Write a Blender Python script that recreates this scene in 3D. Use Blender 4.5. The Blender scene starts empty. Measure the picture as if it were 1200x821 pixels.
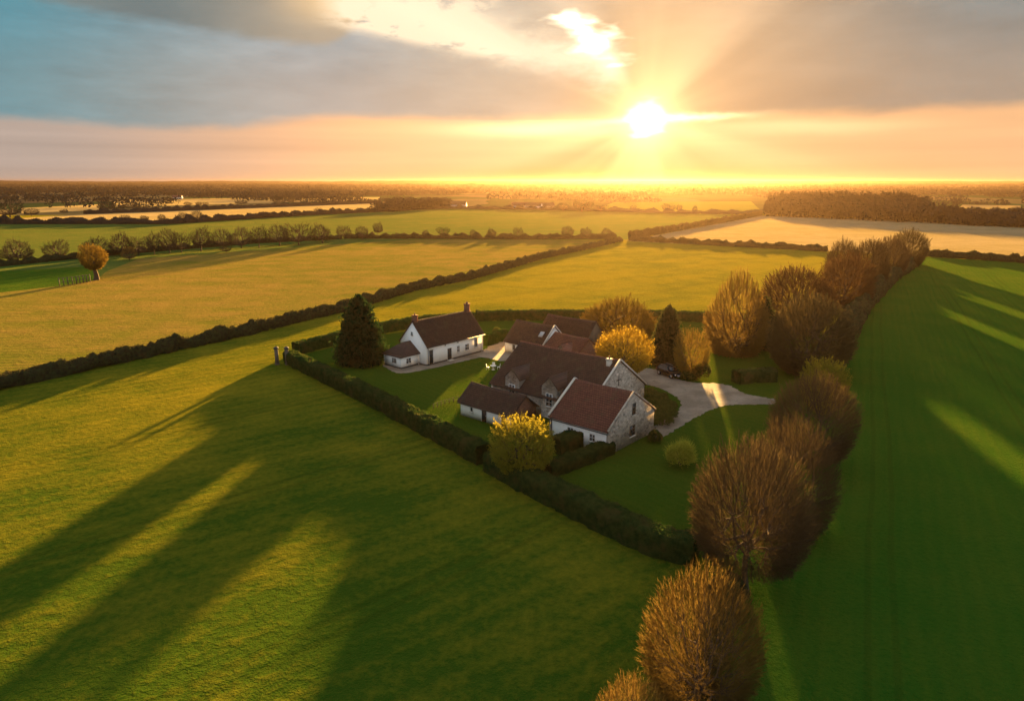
import bpy, math, random
import numpy as np
from mathutils import Vector, Matrix, Quaternion

R = math.radians
sc = bpy.context.scene
COL = sc.collection

# ------------------------------------------------------------------ camera
H = 32.0
PITCH = R(13.7)
FPX = 811.0
ST, CT = math.sin(PITCH), math.cos(PITCH)
cam = bpy.data.cameras.new('camera')
cam.sensor_width = 36.0
cam.lens = 36.0 * FPX / 1200.0
cam.clip_start = 0.5
cam.clip_end = 40000
co = bpy.data.objects.new('camera', cam)
COL.objects.link(co)
co.location = (0, 0, H)
co.rotation_euler = (math.pi / 2 - PITCH, 0, 0)
sc.camera = co


def at(u, v, z=0.0):
    """the point at height z that a photograph pixel looks at"""
    dx, dy = (u - 600) / FPX, (v - 410.5) / FPX
    t = (H - z) / (ST + dy * CT)
    return np.array((dx * t, (CT - dy * ST) * t, z))


def height_at(p, v):
    dy = (v - 410.5) / FPX
    t = p[1] / (CT - dy * ST)
    return H - t * (ST + dy * CT)


def depth_of(p, z=0):
    return p[1] * CT + (H - z) * ST


SUN_AZ, SUN_EL = R(10.5), R(4.7)
SUN = Vector((math.sin(SUN_AZ) * math.cos(SUN_EL), math.cos(SUN_AZ) * math.cos(SUN_EL), math.sin(SUN_EL)))

# ------------------------------------------------------------------ node helper


class NT:
    def __init__(self, tree):
        self.t = tree
        self.n = tree.nodes
        self.l = tree.links

    def new(self, typ, **kw):
        nd = self.n.new(typ)
        for k, v in kw.items():
            setattr(nd, k, v)
        return nd

    def put(self, sock, val):
        if isinstance(val, X):
            val = val.s
        if isinstance(val, bpy.types.NodeSocket):
            self.l.new(val, sock)
        elif isinstance(val, (tuple, list)):
            sock.default_value = tuple(val) + ((1.0,) if len(val) == 3 and len(sock.default_value) == 4 else ())
        else:
            sock.default_value = val

    def m(self, op, a, b=0.0, c=0.0):
        nd = self.new('ShaderNodeMath', operation=op)
        self.put(nd.inputs[0], a)
        self.put(nd.inputs[1], b)
        self.put(nd.inputs[2], c)
        return X(self, nd.outputs[0])

    def noise(self, vec, scale, detail=4.0, rough=0.55, dist=0.0, out='Fac', dim='3D'):
        nd = self.new('ShaderNodeTexNoise', noise_dimensions=dim)
        if vec is not None:
            self.put(nd.inputs['Vector'], vec)
        self.put(nd.inputs['Scale'], scale)
        nd.inputs['Detail'].default_value = detail
        nd.inputs['Roughness'].default_value = rough
        nd.inputs['Distortion'].default_value = dist
        return X(self, nd.outputs[out])

    def mix(self, f, a, b, mode='MIX'):
        nd = self.new('ShaderNodeMix', data_type='RGBA', blend_type=mode)
        self.put(nd.inputs[0], f)
        self.put(nd.inputs[6], a)
        self.put(nd.inputs[7], b)
        return X(self, nd.outputs[2])

    def sstep(self, x, lo, hi, a=0.0, b=1.0):
        nd = self.new('ShaderNodeMapRange', interpolation_type='SMOOTHSTEP')
        self.put(nd.inputs[0], x)
        self.put(nd.inputs[1], lo)
        self.put(nd.inputs[2], hi)
        self.put(nd.inputs[3], a)
        self.put(nd.inputs[4], b)
        return X(self, nd.outputs[0])

    def lin(self, x, lo, hi, a=0.0, b=1.0):
        nd = self.new('ShaderNodeMapRange')
        self.put(nd.inputs[0], x)
        self.put(nd.inputs[1], lo)
        self.put(nd.inputs[2], hi)
        self.put(nd.inputs[3], a)
        self.put(nd.inputs[4], b)
        return X(self, nd.outputs[0])

    def xyz(self, a, b, c):
        nd = self.new('ShaderNodeCombineXYZ')
        for i, q in enumerate((a, b, c)):
            self.put(nd.inputs[i], q)
        return X(self, nd.outputs[0])

    def sep(self, v):
        nd = self.new('ShaderNodeSeparateXYZ')
        self.put(nd.inputs[0], v)
        return [X(self, o) for o in nd.outputs]

    def scale_col(self, c, f):
        nd = self.new('ShaderNodeVectorMath', operation='SCALE')
        self.put(nd.inputs[0], c)
        self.put(nd.inputs[3], f)
        return X(self, nd.outputs[0])

    def add_col(self, a, b):
        nd = self.new('ShaderNodeVectorMath', operation='ADD')
        self.put(nd.inputs[0], a)
        self.put(nd.inputs[1], b)
        return X(self, nd.outputs[0])


class X:
    def __init__(self, nt, s):
        self.nt, self.s = nt, s

    def __add__(self, o): return self.nt.m('ADD', self, o)
    def __radd__(self, o): return self.nt.m('ADD', o, self)
    def __sub__(self, o): return self.nt.m('SUBTRACT', self, o)
    def __rsub__(self, o): return self.nt.m('SUBTRACT', o, self)
    def __mul__(self, o): return self.nt.m('MULTIPLY', self, o)
    def __rmul__(self, o): return self.nt.m('MULTIPLY', o, self)
    def __truediv__(self, o): return self.nt.m('DIVIDE', self, o)
    def __neg__(self): return self.nt.m('MULTIPLY', self, -1.0)
    def exp(self): return self.nt.m('EXPONENT', self)
    def pow(self, p): return self.nt.m('POWER', self, p)


def gauss(nt, x, c, w):
    q = (x - c) / w
    return (-(q * q)).exp()


# ------------------------------------------------------------------ sky
EXPO = 3.3
world = bpy.data.worlds.new('World')
sc.world = world
world.use_nodes = True
wt = NT(world.node_tree)
wt.n.clear()
tc = wt.new('ShaderNodeTexCoord')
D = X(wt, tc.outputs['Generated'])
dx, dy, dz = wt.sep(D)
DEG = 180 / math.pi
A = wt.m('ARCTAN2', dx, dy) * DEG
E = wt.m('ARCSINE', dz) * DEG
dotn = wt.new('ShaderNodeVectorMath', operation='DOT_PRODUCT')
wt.put(dotn.inputs[0], D)
dotn.inputs[1].default_value = tuple(SUN)
G = wt.m('ARCCOSINE', wt.m('MINIMUM', X(wt, dotn.outputs['Value']), 0.999999)) * DEG   # degrees from the sun
SA, SE = math.degrees(SUN_AZ), math.degrees(SUN_EL)

cv = wt.xyz(A * 0.055, E * 0.24, 0.0)
n1 = wt.noise(cv, 1.0, 6, 0.55)
cv2 = wt.xyz(A * 0.11 + 7.3, E * 0.42 + n1 * 0.9, 3.1)
n2 = wt.noise(cv2, 1.0, 6, 0.6)
n3 = wt.noise(wt.xyz(A * 0.35, E * 0.9 + n1 * 1.5, 9.0), 1.0, 5, 0.6)

n5 = wt.noise(wt.xyz(A * 0.35, E * 0.9 + n1 * 1.5, 9.0), 1.0, 2, 0.45)
near = (G * (-1 / 13.0)).exp()
wide = (G * (-1 / 26.0)).exp()
# clear band under the cloud deck
low_far = wt.mix(wt.sstep(A, -34, -8), (0.46, 0.37, 0.32), (1.05, 0.54, 0.26))
low_far = wt.mix(wt.sstep(A, 24, 44), low_far, (0.92, 0.52, 0.26))
low = wt.mix(wt.m('MINIMUM', near * 1.6, 1.0), low_far, (1.05, 0.62, 0.29))
streak = wt.noise(wt.xyz(A * 0.03, E * 1.1, 5.0), 1.0, 4, 0.5)
low = wt.scale_col(low, 0.84 + streak * 0.36)
low = wt.scale_col(low, 1.0 - 0.42 * wt.sstep(E, 2.6, 0.0) * wt.sstep(G, 30, 6))
# the deck of cloud
deck_l = wt.mix(wt.sstep(A, -36, -14), (0.095, 0.27, 0.33), (0.37, 0.395, 0.40))
deck_l = wt.mix(wt.sstep(A, -16, 2), deck_l, (0.62, 0.51, 0.38))
deck_r = wt.mix(wt.sstep(A, 14, 34), (0.50, 0.36, 0.24), (0.23, 0.26, 0.26))
deck = wt.mix(wt.sstep(A, 2, 12), deck_l, deck_r)
n4 = wt.noise(wt.xyz(A * 0.22 + 3.0, E * 0.8 + n1 * 1.2, 2.0), 1.0, 7, 0.62)
deck = wt.scale_col(deck, 0.52 + n2 * 0.62 + n4 * 0.52)
deck = wt.mix((G * (-1 / 7.5)).exp() * 1.25 * wt.sstep(A, -2, 9), deck, (1.0, 0.60, 0.27))
deck = wt.mix(wt.sstep(E, 12.5, 5.5, 0.0, 0.42) * wt.sstep(A, -40, -5, 0.3, 1.0), deck, (0.72, 0.45, 0.26))
edge = 3.6 + wt.sstep(A, -22, -12) * 1.0 + (n2 - 0.5) * 1.4 + (n3 - 0.5) * 0.5
M = wt.sstep(E, edge - 0.25, edge + 0.75)
sky = wt.mix(M, low, deck)
# bank of brown cloud, upper left, with its sunlit right end
bank_low = 10.9 - (A + 32) * 0.092 + wt.sstep(A, -15.0, -9) * 3 + (n3 - 0.5) * 0.9 + (n2 - 0.5) * 0.7
bank = wt.sstep(E, bank_low - 0.15, bank_low + 0.8)
bank_c = wt.mix(wt.sstep(A, -26, -13), (0.20, 0.235, 0.23), (0.52, 0.41, 0.29))
bank_c = wt.mix(wt.sstep(A, -19, -11) * wt.sstep(E, 10.4, 12.6), bank_c, (1.1, 0.72, 0.34))
sky = wt.mix(bank * wt.sstep(A, -9, -13), sky, wt.scale_col(bank_c, 0.75 + n2 * 0.5))
# the bright opening, running down to the right towards the sun
lineE = 12.3 - (A + 10.0) * 0.215 + (n3 - 0.5) * 2.6 + (n2 - 0.5) * 2.0
gap = gauss(wt, E, lineE, 1.25) * wt.sstep(A, -16, -9) * wt.sstep(A, 9.6, 7.0)
gap2 = wt.sstep(E - (9.6 - (A + 5.0) * 0.15) + (n3 - 0.5) * 1.6 + (n2 - 0.5) * 1.2, -0.3, 0.7) * wt.sstep(A, -15.5, -11.0) * wt.sstep(A + (n2 - 0.5) * 6, 0.5, -3.5) * wt.sstep(n3, 0.62, 0.46)
sky = wt.mix(wt.m('MINIMUM', gap * 1.0 + gap2 * 0.85, 1.0), sky, (1.22, 0.96, 0.66))
hot_d = wt.m('SQRT', ((A - 6.2) * 0.42).pow(2.0) + ((E - 10.4) * 0.8 + (A - 6.2) * 0.3).pow(2.0)) + (n5 - 0.5) * 2.6 + (n3 - 0.5) * 1.1
hot = wt.sstep(hot_d, 1.35, -0.05)
sky = wt.mix(hot, sky, (2.6, 2.2, 1.5))
# thin bright strips at the sun's height
strip = gauss(wt, E, 4.75 + (n3 - 0.5) * 0.7 + (A - 14) * 0.03, 0.26) * gauss(wt, A, 12.6, 4.2) * 1.6
strip = strip + 0.45 * gauss(wt, E, 4.0 + (n2 - 0.5) * 0.8, 0.6) * gauss(wt, A, 2.0, 6.0)
strip = strip + 0.3 * gauss(wt, E, 3.9 + (n2 - 0.5) * 0.8, 0.5) * gauss(wt, A, 22.0, 7.0)
sky = wt.add_col(sky, wt.scale_col((1.3, 1.0, 0.5), strip))
# sun glare and crepuscular rays
phi = wt.m('ARCTAN2', E - SE, A - SA)
rays = wt.noise(wt.xyz(wt.m('COSINE', phi) * 1.7, wt.m('SINE', phi) * 1.7, 1.7), 1.0, 2, 0.5)
rays2 = wt.noise(wt.xyz(wt.m('COSINE', phi) * 7.0, wt.m('SINE', phi) * 7.0, 4.7), 1.0, 2, 0.5)
rf = wt.sstep(rays, 0.34, 0.66, -1, 1) * 0.13 + wt.sstep(rays2, 0.3, 0.7, -1, 1) * 0.012
PH = phi * DEG
rf = rf - 0.15 * wt.sstep(PH, -161, -153) * wt.sstep(PH, -120, -134) + 0.13 * wt.sstep(PH, -158, -164) * wt.sstep(G, 2, 5)
rf = rf + 0.16 * wt.sstep(PH, 33, 42) * wt.sstep(PH, 120, 80)
rf = rf * wt.sstep(G, 1.5, 4.0) * wt.sstep(G, 34, 12)
glare = (G * (-1 / 1.2)).exp() * 3.0
sky = wt.add_col(sky, wt.scale_col((1.0, 0.74, 0.30), glare))
mid = (G * (-1 / 4.2)).exp() * 0.42
sky = wt.add_col(sky, wt.scale_col((1.0, 0.50, 0.16), mid))
sky = wt.scale_col(sky, 1.0 + rf)
Gx = wt.m('SQRT', ((A - SA) * 0.72).pow(2.0) + (E - SE).pow(2.0))
disc = wt.sstep(Gx + (n5 - 0.5) * 2.2 + (n2 - 0.5) * 1.0, 1.5, -0.7)
sky = wt.add_col(sky, wt.scale_col((9.0, 7.6, 5.0), disc))
# above and behind the view: broken bright cloud over a plain sky
nis = wt.new('ShaderNodeTexSky', sky_type='NISHITA', sun_disc=False)
nis.sun_elevation = SUN_EL
nis.sun_rotation = SUN_AZ
nis.altitude = 60
over = wt.noise(D, 3.0, 5, 0.55)
dome_c = wt.scale_col((0.56, 0.61, 0.66), 0.55 + over * 0.9)
up = wt.sstep(E, 13.5, 30)
back = wt.sstep(dy, 0.45, -0.2)
dome = wt.m('MAXIMUM', up, back)
sky = wt.mix(dome, sky, dome_c)
sky = wt.mix(wt.sstep(E, -0.05, -1.0), sky, (0.10, 0.09, 0.07))
bg = wt.new('ShaderNodeBackground')
wt.put(bg.inputs['Color'], sky)
bg.inputs['Strength'].default_value = 1.0 / (2 ** EXPO)
bg2 = wt.new('ShaderNodeBackground')
wt.put(bg2.inputs['Color'], X(wt, nis.outputs[0]))
bg2.inputs['Strength'].default_value = 0.05
ms = wt.new('ShaderNodeMixShader')
wt.put(ms.inputs[0], dome * wt.sstep(over, 0.50, 0.75) * 0.5)
wt.put(ms.inputs[1], X(wt, bg.outputs[0]))
wt.put(ms.inputs[2], X(wt, bg2.outputs[0]))
wo = wt.new('ShaderNodeOutputWorld')
wt.put(wo.inputs[0], X(wt, ms.outputs[0]))
world.cycles.sampling_method = 'MANUAL'
world.cycles.sample_map_resolution = 1024

sl = bpy.data.lights.new('sun', 'SUN')
sl.energy = 5.0
sl.color = (1.0, 0.56, 0.16)
sl.angle = R(1.4)
so = bpy.data.objects.new('sun', sl)
COL.objects.link(so)
so.rotation_euler = SUN.to_track_quat('Z', 'Y').to_euler()
so.location = (60, 300, 120)

sc.view_settings.view_transform = 'Standard'
sc.view_settings.look = 'None'
sc.view_settings.gamma = 1.0
sc.view_settings.use_curve_mapping = False
sc.view_settings.exposure = EXPO
cy = sc.cycles
cy.use_denoising = True
cy.denoiser = 'OPENIMAGEDENOISE'
cy.max_bounces = 5
cy.diffuse_bounces = 3
cy.glossy_bounces = 2
cy.transmission_bounces = 3
cy.volume_bounces = 0
cy.transparent_max_bounces = 6
cy.caustics_reflective = False
cy.caustics_refractive = False
cy.sample_clamp_indirect = 4.0

# ------------------------------------------------------------------ materials


def new_mat(name):
    m = bpy.data.materials.new(name)
    m.use_nodes = True
    t = NT(m.node_tree)
    t.n.clear()
    out = t.new('ShaderNodeOutputMaterial')
    return m, t, out


def principled(t, out, col, rough=0.8, bump=None, strength=1.0, dist=0.05, spec=0.3, sheen=None, metal=0.0, coat=0.0):
    p = t.new('ShaderNodeBsdfPrincipled')
    t.put(p.inputs['Base Color'], col)
    t.put(p.inputs['Roughness'], rough)
    p.inputs['Specular IOR Level'].default_value = spec
    p.inputs['Metallic'].default_value = metal
    p.inputs['Coat Weight'].default_value = coat
    if sheen:
        p.inputs['Sheen Weight'].default_value = sheen[0]
        p.inputs['Sheen Roughness'].default_value = sheen[1]
        t.put(p.inputs['Sheen Tint'], sheen[2])
    if bump is not None:
        b = t.new('ShaderNodeBump')
        b.inputs['Strength'].default_value = strength
        b.inputs['Distance'].default_value = dist
        t.put(b.inputs['Height'], bump)
        t.l.new(b.outputs[0], p.inputs['Normal'])
    t.l.new(p.outputs[0], out.inputs[0])
    return p


def pos(t):
    return X(t, t.new('ShaderNodeNewGeometry').outputs['Position'])


def objpos(t):
    return X(t, t.new('ShaderNodeTexCoord').outputs['Object'])


def field_mat(name, green, dry, dry_amt=0.45, row_az=None, row_gap=3.0, row_amt=0.0, bump=0.45, fine=2.2, sheen=0.25, lines=None, spec=0.0, lush=None):
    """grass or young crop: two tones in drifting patches, tussocks, and drilled or mown rows"""
    m, t, out = new_mat(name)
    P = pos(t)
    x, y, z = t.sep(P)
    big = t.noise(P, 0.012, 4, 0.6)
    medium = t.noise(P, 0.11, 4, 0.6)
    sm = t.noise(P, fine, 4, 0.65)
    tiny = t.noise(P, fine * 4.3, 3, 0.6)
    blot = t.noise(P, 0.035, 5, 0.7)
    f = (big - 0.5) * 1.6 + (blot - 0.5) * 1.2 + (medium - 0.5) * 1.3 + (sm - 0.5) * 1.1 + dry_amt
    if lush:
        f = f + t.lin(y + (big - 0.5) * 90, lush[0], lush[1], lush[2], lush[3])
    h = sm * 0.62 + tiny * 0.25 + medium * 1.2
    if row_az is not None:
        ca, sa = math.cos(row_az), math.sin(row_az)
        across = x * ca - y * sa + (t.noise(P, 0.05, 2, 0.5) - 0.5) * 1.6
        along = x * sa + y * ca
        w = t.m('SINE', across * (2 * math.pi / row_gap))
        w2 = t.m('SINE', across * (2 * math.pi / (row_gap * 7.3)) + 1.0)
        br = t.noise(t.xyz(across * 1.4, along * 0.06, 0.0), 1.0, 4, 0.65)
        f = f + w * row_amt * 0.5 + w2 * row_amt * 0.4 + (br - 0.5) * row_amt * 3.0
        h = h + w * row_amt * 0.22 + br * row_amt * 1.5
    f = t.m('MINIMUM', t.m('MAXIMUM', f, 0.0), 1.0)
    c = t.mix(f, green, dry)
    c = t.scale_col(c, 0.72 + tiny * 0.32 + sm * 0.24)
    if lines:
        la, gap, off, wd = lines
        ca, sa = math.cos(la), math.sin(la)
        ac = x * ca - y * sa + (t.noise(P, 0.02, 2, 0.5) - 0.5) * 2.0 + off
        fr = t.m('ABSOLUTE', t.m('FRACT', ac / gap) - 0.5) * gap
        dbl = t.m('ABSOLUTE', fr - 0.9)
        tr = t.sstep(dbl, wd, wd * 0.4)
        c = t.mix(tr * 0.28, c, t.scale_col(green, 0.5))
        h = h - tr * 0.06
    principled(t, out, c, 0.85, h, 1.0, bump, spec, (sheen, 0.5, (1.0, 0.72, 0.10)))
    return m


def leaf_mat(name, a, b, trans=0.45, sc_=1.6, c=None):
    m, t, out = new_mat(name)
    P = objpos(t)
    n = t.noise(P, sc_, 3, 0.6)
    oi = t.new('ShaderNodeObjectInfo')
    col = t.mix(t.sstep(n, 0.32, 0.68), a, b)
    if c:
        col = t.mix(t.sstep(t.noise(P, sc_ * 0.4, 2, 0.5), 0.5, 0.72), col, c)
    col = t.scale_col(col, 0.82 + X(t, oi.outputs['Random']) * 0.36)
    d = t.new('ShaderNodeBsdfDiffuse')
    t.put(d.inputs[0], col)
    tr = t.new('ShaderNodeBsdfTranslucent')
    t.put(tr.inputs[0], t.scale_col(col, 1.5))
    mx = t.new('ShaderNodeMixShader')
    mx.inputs[0].default_value = trans
    t.l.new(d.outputs[0], mx.inputs[1])
    t.l.new(tr.outputs[0], mx.inputs[2])
    t.l.new(mx.outputs[0], out.inputs[0])
    return m


def plain_mat(name, col, rough=0.7, var=0.25, scale=3.0, bump=0.02, spec=0.3, metal=0.0, coat=0.0):
    m, t, out = new_mat(name)
    P = objpos(t)
    n = t.noise(P, scale, 5, 0.6)
    principled(t, out, t.scale_col(col, (1 - var / 2) + n * var), rough, n, 0.6, bump, spec, metal=metal, coat=coat)
    return m


def tile_mat(name, a, b, moss):
    m, t, out = new_mat(name)
    P = objpos(t)
    x, y, z = t.sep(P)
    br = t.new('ShaderNodeTexBrick')
    br.offset = 0.5
    t.put(br.inputs['Vector'], t.xyz(x + y * 0.02, z * 1.35, 0.0))
    br.inputs['Scale'].default_value = 1.0
    br.inputs['Brick Width'].default_value = 0.34
    br.inputs['Row Height'].default_value = 0.26
    br.inputs['Mortar Size'].default_value = 0.022
    br.inputs['Color1'].default_value = a + (1,)
    br.inputs['Color2'].default_value = b + (1,)
    br.inputs['Mortar'].default_value = tuple(k * 0.35 for k in a) + (1,)
    n = t.noise(P, 0.55, 5, 0.65)
    n2 = t.noise(P, 4.0, 4, 0.6)
    c = t.mix(t.sstep(n, 0.50, 0.72) * 0.6, X(t, br.outputs[0]), moss)
    c = t.scale_col(c, 0.45 + n2 * 0.75 + t.noise(P, 0.9, 4, 0.7) * 0.35)
    principled(t, out, c, 0.82, X(t, br.outputs['Fac']) * -0.6 + n2 * 0.5, 0.9, 0.05, 0.25)
    return m


def stone_mat(name, a, b, mortar, scale=2.4):
    m, t, out = new_mat(name)
    P = objpos(t)
    x, y, z = t.sep(P)
    jit = t.noise(P, 2.0, 3, 0.6)
    V = t.xyz(x + jit * 0.25, y + jit * 0.2, z * 1.6 + jit * 0.3)
    v1 = t.new('ShaderNodeTexVoronoi', feature='DISTANCE_TO_EDGE')
    t.put(v1.inputs['Vector'], V)
    v1.inputs['Scale'].default_value = scale
    v2 = t.new('ShaderNodeTexVoronoi')
    t.put(v2.inputs['Vector'], V)
    v2.inputs['Scale'].default_value = scale
    cr, cg, cb = t.sep(X(t, v2.outputs['Color']))
    n = t.noise(P, 0.6, 4, 0.6)
    c = t.mix(cr, a, b)
    c = t.scale_col(c, 0.55 + cg * 0.55 + n * 0.35)
    e = t.sstep(X(t, v1.outputs['Distance']), 0.02, 0.09)
    c = t.mix(e, mortar, c)
    principled(t, out, c, 0.9, e * 0.8 + cb * 0.4, 1.0, 0.08, 0.2)
    return m


def wash_mat(name, col):
    """limewashed wall: blotches, rain streaks and a splashed foot"""
    m, t, out = new_mat(name)
    P = objpos(t)
    x, y, z = t.sep(P)
    n = t.noise(P, 1.3, 5, 0.65)
    st = t.noise(t.xyz(x * 3.0, y * 3.0, z * 0.25), 1.0, 4, 0.6)
    c = t.mix(t.sstep(n, 0.5, 0.75) * 0.35, col, tuple(k * 0.72 for k in col))
    c = t.mix(t.sstep(st, 0.55, 0.8) * 0.22, c, (0.50, 0.46, 0.39))
    foot = t.sstep(z + (n - 0.5) * 0.7, 0.55, 0.05) * 0.6
    c = t.mix(foot, c, (0.16, 0.15, 0.11))
    principled(t, out, c, 0.85, n, 0.6, 0.03, 0.2)
    return m


def gravel_mat():
    m, t, out = new_mat('gravel')
    P = pos(t)
    n = t.noise(P, 0.25, 4, 0.6)
    g = t.noise(P, 6.0, 4, 0.75)
    v = t.new('ShaderNodeTexVoronoi')
    t.put(v.inputs['Vector'], P)
    v.inputs['Scale'].default_value = 9.0
    c = t.mix(t.sstep(n, 0.35, 0.7), (0.20, 0.155, 0.11), (0.31, 0.25, 0.185))
    trk = t.noise(P, 0.9, 5, 0.7)
    c = t.mix(t.sstep(trk, 0.54, 0.70) * 0.55, c, (0.13, 0.11, 0.07))
    c = t.mix(t.sstep(t.noise(P, 0.45, 5, 0.7), 0.60, 0.72) * 0.6, c, (0.07, 0.085, 0.03))
    c = t.scale_col(c, 0.6 + g * 0.9)
    principled(t, out, c, 0.9, g + X(t, v.outputs['Distance']) * 0.4, 1.0, 0.12, 0.2)
    return m


def glass_mat():
    m, t, out = new_mat('window_glass')
    p = principled(t, out, (0.012, 0.014, 0.016), 0.06, spec=0.8)
    return m


def land_mat():
    """far country: a patchwork of fields"""
    m, t, out = new_mat('far_land')
    P = pos(t)
    x, y, z = t.sep(P)
    V = t.xyz(x * 0.0030 + (t.noise(P, 0.002, 2, 0.5) - 0.5) * 0.3, y * 0.0022, 0.0)
    v = t.new('ShaderNodeTexVoronoi', distance='MANHATTAN')
    t.put(v.inputs['Vector'], V)
    v.inputs['Scale'].default_value = 1.0
    v.inputs['Randomness'].default_value = 0.8
    r, g, b = t.sep(X(t, v.outputs['Color']))
    c = t.mix(t.sstep(r, 0.35, 0.6), (0.030, 0.050, 0.018), (0.10, 0.085, 0.042))
    c = t.mix(t.sstep(g, 0.6, 0.65), c, (0.09, 0.07, 0.04))
    n = t.noise(P, 0.01, 5, 0.7)
    c = t.scale_col(c, 0.5 + n)
    principled(t, out, c, 0.95, t.noise(P, 0.2, 3, 0.6), 0.5, 1.0, 0.0)
    return m


MT = {}
ROWAZ = math.atan2(151, 239)
MT['meadow'] = field_mat('meadow_grass', (0.030, 0.082, 0.006), (0.215, 0.180, 0.012), 0.42, R(52), 2.6, 0.15, 1.1, 1.4, 0.08, lines=(R(47), 26.0, 3.0, 0.5), lush=(40, 190, -0.20, 0.42))
MT['gold_field'] = field_mat('dry_golden_grass', (0.075, 0.105, 0.012), (0.21, 0.140, 0.034), 0.55, R(84), 2.2, 0.20, 0.8, 1.1, 0.06)
MT['green_field'] = field_mat('young_green_crop', (0.021, 0.094, 0.008), (0.060, 0.110, 0.010), 0.30, R(27), 1.5, 0.20, 0.8, 2.2, 0.05, lines=(R(27), 18.0, 5.0, 0.35))
MT['far_green'] = field_mat('far_green_crop', (0.030, 0.090, 0.018), (0.075, 0.105, 0.024), 0.35, R(80), 4.0, 0.12, 0.7, 0.9, 0.05)
MT['pale_field'] = field_mat('pale_stubble', (0.16, 0.135, 0.075), (0.26, 0.21, 0.135), 0.5, R(80), 5.0, 0.15, 0.4, 0.8, 0.10)
MT['lawn'] = field_mat('lawn_grass', (0.020, 0.074, 0.006), (0.062, 0.092, 0.009), 0.35, R(-40), 1.3, 0.14, 0.7, 2.8, 0.05)
MT['gravel'] = gravel_mat()
MT['soil'] = plain_mat('soil', (0.07, 0.05, 0.03), 0.95, 0.6, 2.0, 0.1)
MT['far_land'] = land_mat()
MT['hedge'] = leaf_mat('clipped_hedge_leaves', (0.018, 0.040, 0.010), (0.040, 0.062, 0.016), 0.35, 1.6, (0.055, 0.058, 0.018))
MT['hedge_body'] = plain_mat('hedge_inside', (0.018, 0.024, 0.009), 0.95, 0.7, 3.0, 0.2)
MT['wild_hedge'] = leaf_mat('wild_hedge_twigs', (0.045, 0.036, 0.018), (0.060, 0.062, 0.022), 0.3)
MT['bark'] = plain_mat('bark', (0.085, 0.058, 0.038), 0.95, 0.8, 4.0, 0.08, 0.15)
MT['twig_brown'] = leaf_mat('brown_twigs', (0.086, 0.062, 0.031), (0.116, 0.079, 0.036), 0.22, 0.5)
MT['twig_olive'] = leaf_mat('olive_twigs', (0.078, 0.060, 0.026), (0.104, 0.078, 0.030), 0.18, 0.5)
MT['twig_gold'] = leaf_mat('golden_twigs', (0.165, 0.108, 0.030), (0.215, 0.142, 0.038), 0.40, 0.5)
MT['twig_rust'] = leaf_mat('rust_twigs', (0.085, 0.048, 0.022), (0.110, 0.060, 0.025), 0.3, 0.5)
MT['leaf_gold'] = leaf_mat('golden_leaves', (0.27, 0.185, 0.020), (0.34, 0.24, 0.030), 0.35, 0.8)
MT['leaf_amber'] = leaf_mat('amber_leaves', (0.17, 0.105, 0.020), (0.23, 0.155, 0.028), 0.22, 0.8)
MT['leaf_bright'] = leaf_mat('bright_bush_leaves', (0.26, 0.27, 0.03), (0.42, 0.38, 0.05), 0.4, 2.0)
MT['leaf_yellow'] = leaf_mat('yellow_green_leaves', (0.19, 0.18, 0.022), (0.29, 0.24, 0.028), 0.4, 1.0)
MT['needle'] = leaf_mat('dark_needles', (0.012, 0.032, 0.012), (0.026, 0.048, 0.016), 0.2, 1.2)
MT['needle_brown'] = leaf_mat('dull_brown_needles', (0.085, 0.062, 0.022), (0.115, 0.080, 0.026), 0.35, 1.2)
MT['yew'] = leaf_mat('yew_needles', (0.022, 0.030, 0.011), (0.042, 0.042, 0.015), 0.25, 1.2)
MT['shrub'] = leaf_mat('shrub_leaves', (0.046, 0.064, 0.015), (0.095, 0.096, 0.022), 0.35, 2.0)
MT['far_wood'] = leaf_mat('far_wood_twigs', (0.015, 0.020, 0.022), (0.026, 0.029, 0.029), 0.02, 0.02)
MT['far_tree'] = leaf_mat('far_tree_twigs', (0.046, 0.038, 0.028), (0.070, 0.052, 0.034), 0.08, 0.3)
MT['wash'] = wash_mat('limewash', (0.85, 0.83, 0.79))
MT['stone'] = stone_mat('rubble_stone', (0.56, 0.48, 0.39), (0.31, 0.27, 0.225), (0.48, 0.42, 0.34))
MT['brick'] = stone_mat('brick', (0.26, 0.10, 0.06), (0.20, 0.085, 0.05), (0.22, 0.18, 0.14), 5.0)
MT['tile_dark'] = tile_mat('dark_brown_tiles', (0.062, 0.037, 0.029), (0.094, 0.052, 0.039), (0.082, 0.070, 0.044))
MT['tile_red'] = tile_mat('red_brown_tiles', (0.145, 0.056, 0.041), (0.185, 0.074, 0.052), (0.11, 0.075, 0.045))
MT['coping'] = plain_mat('pale_coping', (0.55, 0.50, 0.42), 0.85, 0.4, 2.0, 0.02)
MT['trim'] = plain_mat('white_paint', (0.78, 0.76, 0.72), 0.5, 0.1, 2.0, 0.005)
MT['dark_paint'] = plain_mat('dark_paint', (0.03, 0.032, 0.03), 0.5, 0.3, 2.0, 0.005)
MT['plinth'] = plain_mat('tarred_plinth', (0.045, 0.04, 0.035), 0.8, 0.4, 2.0, 0.03)
MT['glass'] = glass_mat()
MT['wood'] = plain_mat('weathered_wood', (0.11, 0.085, 0.06), 0.85, 0.6, 4.0, 0.03)
MT['iron'] = plain_mat('iron', (0.03, 0.028, 0.026), 0.6, 0.4, 4.0, 0.01, 0.4)
MT['car'] = plain_mat('black_car_paint', (0.006, 0.006, 0.007), 0.38, 0.1, 1.0, 0.0, 0.15, 0.0, 0.0)
MT['tyre'] = plain_mat('tyre_rubber', (0.012, 0.012, 0.012), 0.85, 0.2, 5.0, 0.01)
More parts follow.
